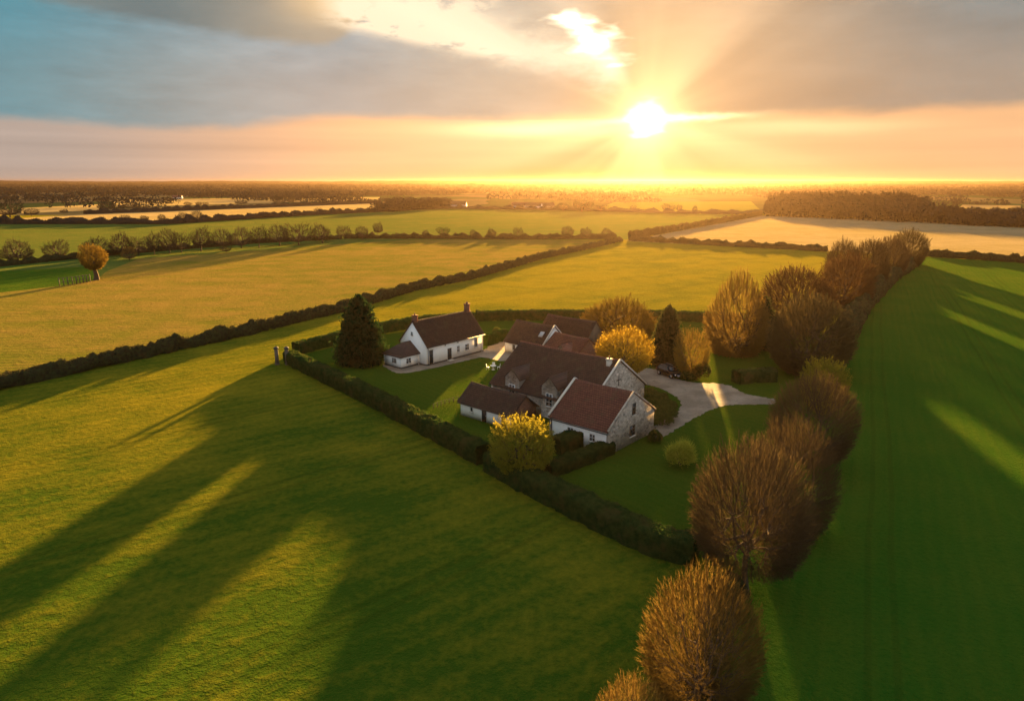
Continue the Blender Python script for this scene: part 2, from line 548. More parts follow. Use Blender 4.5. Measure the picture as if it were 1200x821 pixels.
MT['alloy'] = plain_mat('wheel_alloy', (0.45, 0.45, 0.46), 0.3, 0.1, 2.0, 0.0, 0.5, 1.0)
MT['lamp'] = plain_mat('headlight_lens', (0.80, 0.80, 0.80), 0.12, 0.05, 2.0, 0.0, 0.8)
MT['red_lens'] = plain_mat('red_lens', (0.25, 0.01, 0.01), 0.2, 0.05, 2.0, 0.0, 0.6)
MT['zinc'] = plain_mat('zinc_grey', (0.40, 0.40, 0.40), 0.5, 0.3, 3.0, 0.0, 0.4, 0.3)

# ------------------------------------------------------------------ mesh building


class MB:
    def __init__(self):
        self.v, self.f4, self.f3, self.fn, self.n = [], [], [], [], 0

    def add(self, V, quads=None, tris=None, polys=None):
        V = np.asarray(V, float).reshape(-1, 3)
        self.v.append(V)
        if quads is not None and len(quads):
            self.f4.append(np.asarray(quads, np.int64).reshape(-1, 4) + self.n)
        if tris is not None and len(tris):
            self.f3.append(np.asarray(tris, np.int64).reshape(-1, 3) + self.n)
        for p in polys or ():
            self.fn.append([i + self.n for i in p])
        self.n += len(V)
        return self

    def box(self, lo, hi):
        x0, y0, z0 = lo
        x1, y1, z1 = hi
        V = [(x0, y0, z0), (x1, y0, z0), (x1, y1, z0), (x0, y1, z0), (x0, y0, z1), (x1, y0, z1), (x1, y1, z1), (x0, y1, z1)]
        return self.add(V, [(0, 3, 2, 1), (4, 5, 6, 7), (0, 1, 5, 4), (1, 2, 6, 5), (2, 3, 7, 6), (3, 0, 4, 7)])

    def obox(self, c, ex, ey, ez):
        """oriented box: centre and three half-axes"""
        c, ex, ey, ez = (np.asarray(q, float) for q in (c, ex, ey, ez))
        V = [c + a * ex + b * ey + d * ez for d in (-1, 1) for a, b in ((-1, -1), (1, -1), (1, 1), (-1, 1))]
        return self.add(V, [(0, 3, 2, 1), (4, 5, 6, 7), (0, 1, 5, 4), (1, 2, 6, 5), (2, 3, 7, 6), (3, 0, 4, 7)])

    def tubes(self, A, B, ra, rb, k=5):
        A, B = np.asarray(A, float).reshape(-1, 3), np.asarray(B, float).reshape(-1, 3)
        n = len(A)
        ra = np.broadcast_to(ra, n).reshape(n, 1, 1)
        rb = np.broadcast_to(rb, n).reshape(n, 1, 1)
        d = B - A
        d /= np.linalg.norm(d, axis=1, keepdims=True) + 1e-9
        ref = np.where(np.abs(d[:, 2:3]) < 0.9, np.array([[0, 0, 1.0]]), np.array([[1.0, 0, 0]]))
        p = np.cross(d, ref)
        p /= np.linalg.norm(p, axis=1, keepdims=True) + 1e-9
        q = np.cross(d, p)
        an = np.arange(k) * 2 * math.pi / k
        ring = p[:, None, :] * np.cos(an)[None, :, None] + q[:, None, :] * np.sin(an)[None, :, None]
        V = np.concatenate([A[:, None, :] + ring * ra, B[:, None, :] + ring * rb], 1).reshape(-1, 3)
        b = (np.arange(n) * 2 * k)[:, None]
        i = np.arange(k)[None, :]
        j = (i + 1) % k
        Q = np.stack([b + i, b + j, b + k + j, b + k + i], -1).reshape(-1, 4)
        return self.add(V, Q)

    def cyl(self, a, b, ra, rb=None, k=12):
        """a capped cylinder"""
        rb = ra if rb is None else rb
        self.tubes([a], [b], ra, rb, k)
        base = self.n - 2 * k
        self.fn.append([base + i for i in range(k)][::-1])
        self.fn.append([base + k + i for i in range(k)])
        return self

    def cards(self, P, size, rng, stretch=1.0, bend=True):
        P = np.asarray(P, float).reshape(-1, 3)
        n = len(P)
        u = rng.normal(size=(n, 3))
        u /= np.linalg.norm(u, axis=1, keepdims=True)
        w = np.cross(u, rng.normal(size=(n, 3)))
        w /= np.linalg.norm(w, axis=1, keepdims=True) + 1e-9
        s = (np.asarray(size) * rng.uniform(0.6, 1.3, n)).reshape(n, 1)
        u = u * s * stretch
        w = w * s * 0.5
        V = np.stack([P - u, P + w, P + u, P - w], 1).reshape(-1, 3)
        return self.add(V, np.arange(n * 4).reshape(n, 4))

    def blades(self, A, B, wid, rng):
        """thin tapering slivers from A to B"""
        n = len(A)
        d = B - A
        p = np.cross(d, rng.normal(size=(n, 3)))
        p /= np.linalg.norm(p, axis=1, keepdims=True) + 1e-9
        p = p * (np.asarray(wid) * np.ones(n)).reshape(n, 1) * 0.5
        V = np.stack([A - p, A + p, B], 1).reshape(-1, 3)
        return self.add(V, None, np.arange(n * 3).reshape(n, 3))

    def mesh(self, name):
        me = bpy.data.meshes.new(name)
        V = np.concatenate(self.v) if self.v else np.zeros((0, 3))
        f4 = np.concatenate(self.f4) if self.f4 else np.zeros((0, 4), np.int64)
        f3 = np.concatenate(self.f3) if self.f3 else np.zeros((0, 3), np.int64)
        me.vertices.add(len(V))
        me.vertices.foreach_set('co', V.astype(np.float32).ravel())
        loops = [f4.ravel(), f3.ravel()] + [np.array(p) for p in self.fn]
        tot = [np.full(len(f4), 4), np.full(len(f3), 3), np.array([len(p) for p in self.fn], int)]
        L = np.concatenate(loops).astype(np.int32)
        T = np.concatenate(tot).astype(np.int32)
        me.loops.add(len(L))
        me.loops.foreach_set('vertex_index', L)
        me.polygons.add(len(T))
        st = np.zeros(len(T), np.int32)
        st[1:] = np.cumsum(T)[:-1]
        me.polygons.foreach_set('loop_start', st)
        try:
            me.polygons.foreach_set('loop_total', T)
        except Exception:
            pass
        me.update(calc_edges=True)
        return me

    def build(self, name, mat, parent=None, smooth=False):
        me = self.mesh(name)
        me.materials.append(mat)
        if smooth:
            me.polygons.foreach_set('use_smooth', np.ones(len(me.polygons), bool))
        o = bpy.data.objects.new(name, me)
        COL.objects.link(o)
        if parent is not None:
            o.parent = parent
        return o


def empty(name, loc, rz=0.0):
    o = bpy.data.objects.new(name, None)
    COL.objects.link(o)
    o.location = tuple(loc)
    o.rotation_euler = (0, 0, rz)
    o.empty_display_size = 0.5
    return o


def tag(o, label=None, cat=None, group=None, kind=None):
    if label: o['label'] = label
    if cat: o['category'] = cat
    if group: o['group'] = group
    if kind: o['kind'] = kind
    return o


def copy_tree(o, parent=None):
    c = o.copy()
    COL.objects.link(c)
    c.parent = parent
    for ch in list(o.children):
        copy_tree(ch, c)
    return c


def paint(o, mat):
    """this object's own material, whatever mesh it shares"""
    o.material_slots[0].link = 'OBJECT'
    o.material_slots[0].material = mat


ORD = 'zeroth first second third fourth fifth sixth seventh eighth ninth tenth eleventh twelfth thirteenth fourteenth fifteenth sixteenth seventeenth eighteenth nineteenth twentieth'.split()


def wav(P, k, seed):
    """smooth pseudo-noise in about -1..1 at wavelength 1/k"""
    rg = np.random.default_rng(seed)
    P = np.asarray(P, float)
    s = 0
    for i in range(7):
        d = rg.normal(size=P.shape[1])
        d = d / np.linalg.norm(d) * k * 2 * math.pi * rg.uniform(0.5, 1.6)
        s = s + np.sin(P @ d + rg.uniform(0, 6.28))
    return s / 3.2


# ------------------------------------------------------------------ ground, fields, drive


def sheet(name, pts, z, mat, label, sub=None):
    """a flat polygon laid on the ground; its edge wanders a little"""
    pts = [np.array((p[0], p[1], z)) for p in pts]
    mb = MB()
    mb.add(pts, polys=[list(range(len(pts)))])
    o = mb.build(name, mat)
    me = o.data
    if me.polygons[0].normal.z < 0:
        me.flip_normals()
    tag(o, label, kind='structure')
    return o


def px(*uv):
    return [at(u, v) for u, v in uv]


g = MB()
g.add([(-9500, -400, 0), (9500, -400, 0), (9500, 8000, 0), (-9500, 8000, 0)], [(0, 1, 2, 3)])
tag(g.build('ground', MT['meadow']), 'rough meadow grass running from the foreground round the farm', kind='structure')

HA = [(-420, 530), (-200, 494), (0, 455), (127, 427), (208, 409), (287, 392), (357, 374), (400, 365), (483, 340), (550, 327), (633, 303), (690, 291), (727, 282.5)]
sheet('golden_field', px(*HA, (600, 281), (480, 281), (400, 286), (280, 295), (163, 303), (125, 318), (113, 328), (70, 335), (0, 343), (-420, 395)), 0.03, MT['gold_field'], 'dry golden field beyond the long hedge')
sheet('green_corner_field', px((-420, 395), (0, 343), (70, 335), (113, 328), (110, 312), (0, 318), (-420, 350)), 0.03, MT['green_field'], 'dark green corner field at the left edge')
sheet('grass_strip', px((-420, 350), (0, 318), (110, 312), (113, 328), (125, 318), (163, 303), (280, 295), (400, 286), (480, 281), (400, 279), (280, 285), (160, 298), (0, 310), (-420, 340)), 0.045, MT['far_green'], 'pale grass strip in front of the bare tree row')
sheet('far_green_field', px((-420, 340), (0, 310), (160, 298), (280, 285), (400, 279), (480, 281), (600, 281), (733, 281), (893, 252), (800, 250), (660, 246), (520, 244), (367, 251.5), (200, 262), (0, 262), (-420, 266)), 0.06, MT['far_green'], 'wide green field behind the hedge with single trees')
sheet('pale_field', px((733, 282.5), (893, 252.5), (1060, 258), (1200, 266.5), (1500, 280), (1500, 322), (1200, 306), (1083, 299), (963, 294), (800, 286)), 0.04, MT['pale_field'], 'pale stubble field in front of the wood')
sheet('green_field', [at(u, v) for u, v in ((1078, 301), (1200, 307.5), (1600, 330))] + [np.array((420, 40, 0)), np.array((300, -60, 0)), np.array((-2, -60, 0)), np.array((8, 30, 0)), np.array((17.5, 51, 0))] + px((945, 470), (985, 395), (1030, 335)), 0.03, MT['green_field'], 'dark green crop field right of the tree row')
sheet('far_land', [np.array(p) for p in ((-9000, 690, 0), (-330, 690, 0), (-100, 800, 0), (250, 735, 0), (420, 640, 0), (9000, 640, 0), (9000, 7900, 0), (-9000, 7900, 0))], 0.02, MT['far_land'], 'far patchwork of fields below the horizon')
for k, (pp, zz) in enumerate((
        (((20, 261), (200, 260.5), (440, 247), (440, 238), (260, 245), (100, 251), (20, 256)), 0.08),
        (((25, 250), (117, 246), (117, 239.5), (25, 244)), 0.10),
        (((133, 243), (320, 237.5), (445, 234.5), (445, 231), (320, 231.5), (133, 234.5)), 0.12),
        (((-120, 252), (10, 252), (10, 246), (-120, 246)), 0.10),
        (((1120, 247), (1196, 246), (1196, 241), (1128, 240)), 0.10))):
    sheet('stubble_field', px(*pp), zz, MT['pale_field'], ('pale stubble field at the left, nearest', 'small stubble field at the left edge', 'pale stubble field at the left, farthest', 'stubble field by the left edge', 'small stubble field behind the wood')[k])
sheet('hazy_field', px((690, 248), (893, 248), (880, 236), (720, 237)), 0.10, MT['far_green'], 'hazy field below the sun')

# lawn inside the enclosure, drive and yard
lawn_pts = px((345, 419), (338, 428), (530, 528), (615, 578), (815, 655), (868, 640), (920, 520), (960, 440), (985, 392), (890, 378), (690, 375), (560, 376), (450, 392), (395, 405))
sheet('lawn', lawn_pts, 0.02, MT['lawn'], 'mown lawn inside the hedges round the houses')


def smooth_loop(pts, n=16):
    P = [np.array(p) for p in pts]
    out = []
    m = len(P)
    for i in range(m):
        a, b, c, d = P[i - 1], P[i], P[(i + 1) % m], P[(i + 2) % m]
        for k in range(n):
            s = k / n
            out.append(0.5 * ((2 * b) + (-a + c) * s + (2 * a - 5 * b + 4 * c - d) * s * s + (-a + 3 * b - 3 * c + d) * s ** 3))
    return out


drive = px((741, 449), (733, 440), (752, 432), (772, 434), (796, 445), (822, 449), (836, 449), (855, 452), (872, 461), (896, 466), (908, 468), (908, 473), (895, 474), (868, 474), (842, 477), (812, 491), (776, 512), (757, 510), (766, 500), (792, 484), (797, 470), (780, 458), (755, 450))
def ragged(pts, amt, seed):
    rg = np.random.default_rng(seed)
    P = np.array(pts)
    w_ = np.stack([wav(P[:, :2], 0.9, seed), wav(P[:, :2], 0.9, seed + 1)], 1)
    P[:, :2] += w_ * amt + rg.normal(0, amt * 0.35, (len(P), 2))
    return list(P)


sheet('gravel_drive', ragged(smooth_loop(drive), 0.16, 61), 0.05, MT['gravel'], 'pale gravel drive and turning place')
yard = px((446, 424), (465, 437), (500, 433), (540, 424), (566, 419), (590, 423), (618, 412), (626, 398), (594, 398), (572, 404), (566, 410), (500, 425), (470, 426))
sheet('gravel_yard', ragged(smooth_loop(yard), 0.14, 63), 0.05, MT['gravel'], 'gravel yard and path along the farmhouse')

# ------------------------------------------------------------------ hedges


def resample(pts, step):
    P = np.array([p[:2] for p in pts], float)
    seg = np.linalg.norm(np.diff(P, axis=0), axis=1)
    s = np.concatenate([[0], np.cumsum(seg)])
    n = max(2, int(s[-1] / step) + 1)
    t = np.linspace(0, s[-1], n)
    return np.stack([np.interp(t, s, P[:, 0]), np.interp(t, s, P[:, 1])], 1), t


def hedge(name, pts, width, height, label, mat='hedge', step=0.5, lump=0.13, leaf=0.11, dens=60, seed=1, closed_top=True, group=None, cat='hedge', hvar=0.0):
    C, s = resample(pts, step)
    n = len(C)
    tg = np.gradient(C, axis=0)
    tg /= np.linalg.norm(tg, axis=1, keepdims=True)
    nr = np.stack([-tg[:, 1], tg[:, 0]], 1)
    prof = np.array([(-1, 0), (-1.02, .4), (-1.0, .82), (-.82, .985), (-.3, 1.0), (.3, 1.0), (.82, .985), (1.0, .82), (1.02, .4), (1, 0)])
    if hvar > 0.2:
        prof = np.array([(-1, 0), (-1.1, .3), (-.95, .65), (-.6, .93), (-.2, 1.0), (.2, 1.0), (.6, .93), (.95, .65), (1.1, .3), (1, 0)])
    k = len(prof)
    hh = height * (1 + hvar * wav(np.stack([s * 1.0], 1), 1 / (height * 3.2), seed) + hvar * 0.6 * wav(np.stack([s], 1), 1 / (height * 1.1), seed + 3))
    ww = width / 2 * (1 + hvar * 0.6 * wav(np.stack([s], 1), 1 / (height * 2.5), seed + 9))
    V = np.zeros((n, k, 3))
    V[:, :, :2] = C[:, None, :] + nr[:, None, :] * (prof[None, :, 0:1] * ww[:, None, None])
    V[:, :, 2] = prof[None, :, 1] * hh[:, None]
    F = V.reshape(-1, 3)
    dsp = wav(F, 1.1, seed + 1)[:, None] * lump + wav(F, 0.4, seed + 2)[:, None] * lump
    cen = np.repeat(np.stack([C[:, 0], C[:, 1], hh * 0.5], 1), k, axis=0)
    out = F - cen
    out /= np.linalg.norm(out, axis=1, keepdims=True)
    F = F + out * dsp
    F[:, 2] = np.maximum(F[:, 2], -0.05)
    V = F.reshape(n, k, 3)
    mb = MB()
    i = np.arange(n - 1)[:, None]
    j = np.arange(k - 1)[None, :]
    Q = np.stack([i * k + j, (i + 1) * k + j, (i + 1) * k + j + 1, i * k + j + 1], -1).reshape(-1, 4)
    mb.add(F, Q, polys=[list(range(k))[::-1], [(n - 1) * k + a for a in range(k)]])
    rng = np.random.default_rng(seed)
    # leaves over the whole surface
    a, b, c, d = F[Q[:, 0]], F[Q[:, 1]], F[Q[:, 2]], F[Q[:, 3]]
    area = np.linalg.norm(np.cross(b - a, d - a), axis=1)
    cnt = int(area.sum() * dens)
    ch = rng.choice(len(Q), cnt, p=area / area.sum())
    u, v = rng.random((cnt, 1)), rng.random((cnt, 1))
    P = (a[ch] * (1 - u) + b[ch] * u) * (1 - v) + (d[ch] * (1 - u) + c[ch] * u) * v
    nrm = np.cross(b - a, d - a)
    nrm /= np.linalg.norm(nrm, axis=1, keepdims=True) + 1e-9
    P = P - nrm[ch] * (rng.normal(0.0, 0.5, (cnt, 1)) * leaf * 0.9)
    for e in (0, n - 1):
        m_ = int(width * height * dens)
        q = np.zeros((m_, 3))
        xx = rng.uniform(-1, 1, (m_, 1)) * ww[e]
        q[:, :2] = C[e] + nr[e] * xx + tg[e] * rng.normal(0, 0.5, (m_, 1)) * leaf
        q[:, 2] = rng.uniform(0, hh[e], m_)
        P = np.concatenate([P, q])
    mb.cards(P, leaf, rng, 1.0)
    # stray shoots standing above the top
    m_ = int(s[-1] * 5)
    idx = rng.integers(0, n, m_)
    B0 = np.zeros((m_, 3))
    B0[:, :2] = C[idx] + nr[idx] * (rng.uniform(-0.9, 0.9, (m_, 1)) * ww[idx][:, None])
    B0[:, 2] = hh[idx] * 0.93
    T0 = B0 + rng.normal(0, 0.10, (m_, 3)) * height * 0.6 + np.array((0, 0, 0.10 * height)) * rng.uniform(0.6, 2.0, (m_, 1))
    mb.blades(B0, T0, leaf * 0.7, rng)
    o = mb.build(name, MT[mat])
    tag(o, label, cat, group)
    return o


GE = 'clipped hedges round the farmhouse garden'
hedge('garden_hedge', px((340, 425), (430, 469), (530, 522), (567, 543)), 2.2, 2.3, 'long clipped hedge running down from the gate posts along the garden', seed=11, group=GE)
hedge('garden_hedge', px((577, 548), (615, 570), (700, 613), (770, 645), (815, 656)), 2.6, 2.2, 'clipped hedge continuing from the yellow tree to the big bare tree', seed=12, group=GE)
hedge('garden_hedge', px((347, 415), (395, 402), (450, 389), (500, 381), (556, 376.5)), 2.0, 2.3, 'dark hedge behind the conifer and the farmhouse', seed=13, group=GE, dens=40)
hedge('garden_hedge', px((558, 375.5), (600, 374.5), (690, 374), (770, 374.5), (830, 377), (885, 380)), 2.0, 2.3, 'dark straight hedge closing the garden behind the barns', seed=14, group=GE, dens=40)
hedge('garden_hedge', px((568, 405), (580, 401.5), (592, 398)), 1.8, 2.2, 'short dark hedge between the farmhouse and the rear barn', seed=15, group=GE, dens=40)
hedge('garden_hedge', px((650, 531), (680, 521), (712, 511)), 2.2, 2.0, 'upper of two short hedges against the stone gable wing', seed=16, group=GE)
hedge('garden_hedge', px((640, 558), (680, 543), (714, 530)), 1.9, 1.5, 'lower of two short hedges in front of the stone gable wing', seed=17, group=GE)
hedge('garden_hedge', px((862, 449), (885, 446), (908, 446)), 2.2, 2.1, 'short dark hedge beside the drive entrance', seed=18, group=GE)
hedge('field_hedge', px(*HA), 2.8, 2.25, 'long dark hedge slanting across from the left edge to the far corner', 'wild_hedge', 1.0, 0.25, 0.2, 14, 21, cat='hedge', hvar=0.22, group='hedges between the fields')
hedge('field_hedge', px((740, 280), (765, 275), (800, 269), (845, 261), (891, 252.5)), 4.0, 3.4, 'far hedge leading up to the corner of the wood', 'wild_hedge', 2.0, 0.4, 0.35, 6, 22, hvar=0.3, group='hedges between the fields')
hedge('field_hedge', px((-420, 345), (0, 312), (100, 302), (167, 296), (240, 290), (300, 285), (400, 280)), 3.5, 2.2, 'low dark hedge at the foot of the bare tree row', 'wild_hedge', 2.0, 0.4, 0.3, 6, 23, hvar=0.35, group='hedges between the fields')
hedge('field_hedge', px((404, 279.5), (440, 279.5), (520, 280), (600, 280.5), (722, 280)), 3.5, 2.6, 'far straight hedge with single trees along it', 'wild_hedge', 2.0, 0.4, 0.35, 6, 24, hvar=0.35, group='hedges between the fields')
hedge('field_hedge', px((738, 282), (800, 285.5), (870, 289.5), (933, 292.5), (968, 295)), 3.2, 2.6, 'dark hedge between the lit meadow and the pale field', 'wild_hedge', 1.5, 0.35, 0.3, 7, 25, hvar=0.25, group='hedges between the fields')
hedge('field_hedge', px((1085, 300), (1140, 304), (1200, 308), (1500, 325)), 3.2, 2.9, 'dark hedge at the top of the green crop field', 'wild_hedge', 1.5, 0.35, 0.3, 7, 26, hvar=0.25, group='hedges between the fields')
hedge('field_hedge', px((-420, 267), (0, 262.5), (200, 262.5), (300, 256), (367, 252), (520, 244.5)), 6, 4, 'thin far hedge below the stubble fields at the left', 'far_wood', 5.0, 0.5, 0.6, 1.5, 27, hvar=0.4, group='hedges between the fields')
hedge('field_hedge', px((520, 244.5), (660, 246.5), (800, 250.5), (893, 251)), 6, 3.5, 'thin far hedge below the sun', 'far_wood', 5.0, 0.5, 0.6, 1.5, 28, hvar=0.4, group='hedges between the fields')
hedge('field_hedge', px((100, 251), (260, 245), (440, 238)), 6, 4, 'far hedge between the two pale fields at the left', 'far_wood', 5.0, 0.5, 0.6, 1.5, 29, hvar=0.4, group='hedges between the fields')
hedge('field_hedge', [(17.5, 50, 0), (11.5, 38, 0), (8, 28, 0), (3, 14, 0)], 2.6, 1.3, 'low scrubby hedge under the nearest trees', 'wild_hedge', 0.6, 0.25, 0.12, 30, 30, hvar=0.3, group='hedges between the fields')

hedge('field_hedge', px((962, 452), (985, 400), (1015, 355), (1045, 327), (1072, 309)), 4.0, 3.2, 'scrubby hedge in the row under the far bare trees', 'wild_hedge', 1.0, 0.35, 0.2, 14, 31, hvar=0.35, group='hedges between the fields')

# ------------------------------------------------------------------ trees


def fib_dirs(n, zmin, rng, jit):
    i = np.arange(n) + 0.5
    z = zmin + (1 - zmin) * (i / n)
    z = 1 - (z - zmin) * 1.0
    z = np.clip(z, zmin, 1)
    a = i * math.pi * (3 - 5 ** 0.5) + rng.uniform(0, 6.28)
    r = np.sqrt(np.maximum(0, 1 - z * z))
    d = np.stack([r * np.cos(a), r * np.sin(a), z], 1)
    d += rng.normal(0, jit, d.shape)
    return d / np.linalg.norm(d, axis=1, keepdims=True)


def bare_tree(seed, hb=0.24, rx=0.46, cz=0.56, rz=0.44, zmin=-0.25, counts=(9, 44, 240, 1400, 7000), fine=3, wmul=1.0, leaves=0, leaf=0.012, lumpy=0.07):
    """unit-height tree (height 1): returns (trunk MB, crown MB).  Limbs fan out from the fork to a dome of fine twigs."""
    rng = np.random.default_rng(seed)
    fork = np.array((0, 0, hb))
    fr = (0.36, 0.58, 0.77, 0.92, 1.0)

    def surf(d):
        # distance from the fork to the crown's ellipsoid along d
        c = np.array((0, 0, cz)) - fork
        s = np.array((rx, rx, rz))
        dd, cc = d / s, c / s
        a = (dd * dd).sum(1)
        b = (dd * cc).sum(1)
        e = (cc * cc).sum() - 1
        t = (b + np.sqrt(np.maximum(b * b - a * e, 0))) / a
        return t * (1 + lumpy * wav(d, 0.55, seed + 5) + lumpy * 0.7 * wav(d, 1.3, seed + 6))

    trunk, crown = MB(), MB()
    # trunk with a flare and a slight lean
    zs = np.linspace(0, hb, 6)
    cx = np.stack([0.008 * np.sin(zs * 14 + seed), 0.008 * np.cos(zs * 11 + seed), zs], 1)
    cx[-1, :2] *= 0.5
    rad = np.array((0.034, 0.026, 0.023, 0.0215, 0.021, 0.020))
    trunk.tubes(cx[:-1], cx[1:], rad[:-1], rad[1:], 8)
    top = cx[-1]
    trunk.tubes([top], [top + np.array((0.004, 0, 0.15))], 0.017, 0.010, 7)
    prev_p = None
    prev_d = None
    rads = (0.0125, 0.0068, 0.0036, 0.0019, 0.0011)
    for L, n in enumerate(counts):
        d = fib_dirs(n, zmin, rng, 0.10 if L < 2 else 0.05)
        depth = fr[L] * (1 + rng.normal(0, 0.06, n)) if L < 4 else rng.uniform(0.66, 1.02, n)
        P = fork + d * (surf(d) * depth)[:, None]
        P[:, 2] += (0.03 if L < 2 else 0.0)
        if L == 0:
            par = top + np.stack([np.zeros(n), np.zeros(n), rng.uniform(-0.02, 0.14, n)], 1)
            r0 = np.full(n, rads[0] * 1.1)
        else:
            idx = np.argmax(d @ prev_d.T, axis=1)
            par = prev_p[idx]
            r0 = np.full(n, rads[L])
        mid = (par + P) / 2
        ln = np.linalg.norm(P - par, axis=1, keepdims=True)
        mid = mid + rng.normal(0, 0.07, mid.shape) * ln + np.array((0, 0, -0.05)) * ln * (L < 3)
        r1 = rads[L] * 0.62
        k = (7, 5, 4, 3, 3)[L]
        tgt = trunk if L < 3 else crown
        w = wmul if L >= 3 else 0.5 + 0.5 * wmul
        if L < 4:
            tgt.tubes(par, mid, r0 * w, r0 * 0.8 * w, k)
            tgt.tubes(mid, P, r0 * 0.8 * w, r1 * w, k)
        else:
            tgt.tubes(par, P, r0 * w, r1 * w, k)
        prev_p, prev_d = P, d
    # finest twigs
    n = counts[-1] * fine
    idx = rng.integers(0, counts[-1], n)
    base = prev_p[idx] - prev_d[idx] * rng.uniform(0.0, 0.10, (n, 1))
    dr = prev_d[idx] + rng.normal(0, 0.36, (n, 3)) + np.array((0, 0, 0.06))
    dr /= np.linalg.norm(dr, axis=1, keepdims=True)
    tip = base + dr * rng.uniform(0.02, 0.05, (n, 1))
    crown.blades(base, tip, 0.0024 * wmul, rng)
    if leaves:
        idx = rng.integers(0, n, leaves)
        s = rng.random((leaves, 1))
        crown.cards(base[idx] * (1 - s) + tip[idx] * s + rng.normal(0, 0.008, (leaves, 3)), leaf, rng, 1.0)
    return trunk, crown


PROTO = {}


def proto(key, *a, cone=0.0, stout=1.0, **k):
    tr, cr = bare_tree(*a, **k)
    for mbx in (tr, cr):
        for vv in mbx.v:
            vv[:, :2] *= (1 - cone * np.clip(vv[:, 2:3] - 0.32, 0, 1))
    if stout != 1.0:
        tr.v[0][:, :2] *= stout
    PROTO[key] = (tr.mesh('trunk'), cr.mesh('crown'))


NEAR = (10, 50, 300, 2000, 11500)
proto('dome_a', 101, wmul=0.72, lumpy=0.07, hb=0.19, cz=0.51, rz=0.49, zmin=-0.32, counts=NEAR, fine=3)
proto('dome_b', 102, rx=0.46, cz=0.53, rz=0.47, hb=0.24, zmin=-0.15, lumpy=0.035, wmul=0.72, counts=NEAR, fine=3)
proto('dome_c', 103, rx=0.48, cz=0.45, rz=0.55, hb=0.13, zmin=-0.6, lumpy=0.05, wmul=0.72, counts=NEAR, fine=3)
proto('bushy', 104, hb=0.10, rx=0.5, cz=0.50, rz=0.50, zmin=-0.5, wmul=1.3)
proto('gold', 105, hb=0.27, rx=0.46, cz=0.60, rz=0.40, zmin=-0.08, wmul=1.1, leaves=8000, leaf=0.012, counts=(9, 44, 240, 1200, 5000), fine=2)
proto('yellow', 106, hb=0.12, rx=0.46, cz=0.52, rz=0.48, zmin=-0.6, wmul=1.3, leaves=46000, leaf=0.0125, counts=(9, 44, 240, 1200, 5000), fine=2, lumpy=0.1)
proto('mid_a', 121, wmul=1.6, lumpy=0.045, hb=0.13, cz=0.47, rz=0.53, zmin=-0.6, counts=NEAR, fine=3)
proto('mid_b', 122, rx=0.48, wmul=1.6, lumpy=0.05, hb=0.13, cz=0.45, rz=0.55, zmin=-0.6, counts=NEAR, fine=3)
proto('mid_c', 123, rx=0.45, wmul=1.4, lumpy=0.06, hb=0.13, cz=0.47, rz=0.53, zmin=-0.6, counts=NEAR, fine=3)
proto('tall', 107, hb=0.06, rx=0.46, cz=0.44, rz=0.56, zmin=-0.85, wmul=1.3, lumpy=0.07, counts=NEAR, fine=3, cone=0.75)
proto('amber', 108, hb=0.10, rx=0.40, cz=0.50, rz=0.50, zmin=-0.7, wmul=1.0, lumpy=0.1, leaves=7000, leaf=0.012)
proto('far_a', 111, counts=(8, 36, 150, 600, 1500), fine=2, wmul=2.6, lumpy=0.16)
proto('far_b', 112, counts=(8, 36, 150, 600, 1500), fine=2, wmul=2.6, lumpy=0.2, rx=0.55, cz=0.55, rz=0.42, hb=0.15, zmin=-0.4)
proto('far_c', 113, counts=(8, 36, 150, 600, 1500), fine=2, wmul=2.6, lumpy=0.25, rx=0.42, cz=0.6, rz=0.4, hb=0.25, zmin=-0.3)
proto('ball', 114, hb=0.38, rx=0.38, cz=0.64, rz=0.36, zmin=-0.75, stout=2.6, counts=(8, 36, 150, 800, 3000), fine=3, wmul=2.2, leaves=9000, leaf=0.015)


def plant_tree(key, p, height, width, crown_mat, label, group=None, name='bare_tree', rz=None, cat='tree', trunk_mat='bark', unit_w=0.94):
    o = empty(name, (p[0], p[1], 0), random.uniform(0, 6.28) if rz is None else rz)
    s = width / unit_w
    o.scale = (s, s, height)
    tm, cm = PROTO[key]
    a = bpy.data.objects.new('trunk', tm)
    b = bpy.data.objects.new('crown', cm)
    for q, mt in ((a, MT[trunk_mat]), (b, MT[crown_mat])):
        COL.objects.link(q)
        q.parent = o
        if not q.data.materials:
            q.data.materials.append(mt)
        paint(q, mt)
    tag(o, label, cat, group)
    return o


def tree_px(key, u, vb, vt, w, mat, label, group=None, name='bare_tree', uw=0.94, **k):
    p = at(u, vb)
    h = height_at(p, vt)
    wid = w * depth_of(p, h * 0.6) / FPX
    return plant_tree(key, p, h, wid, mat, label, group, name, unit_w=uw, **k)


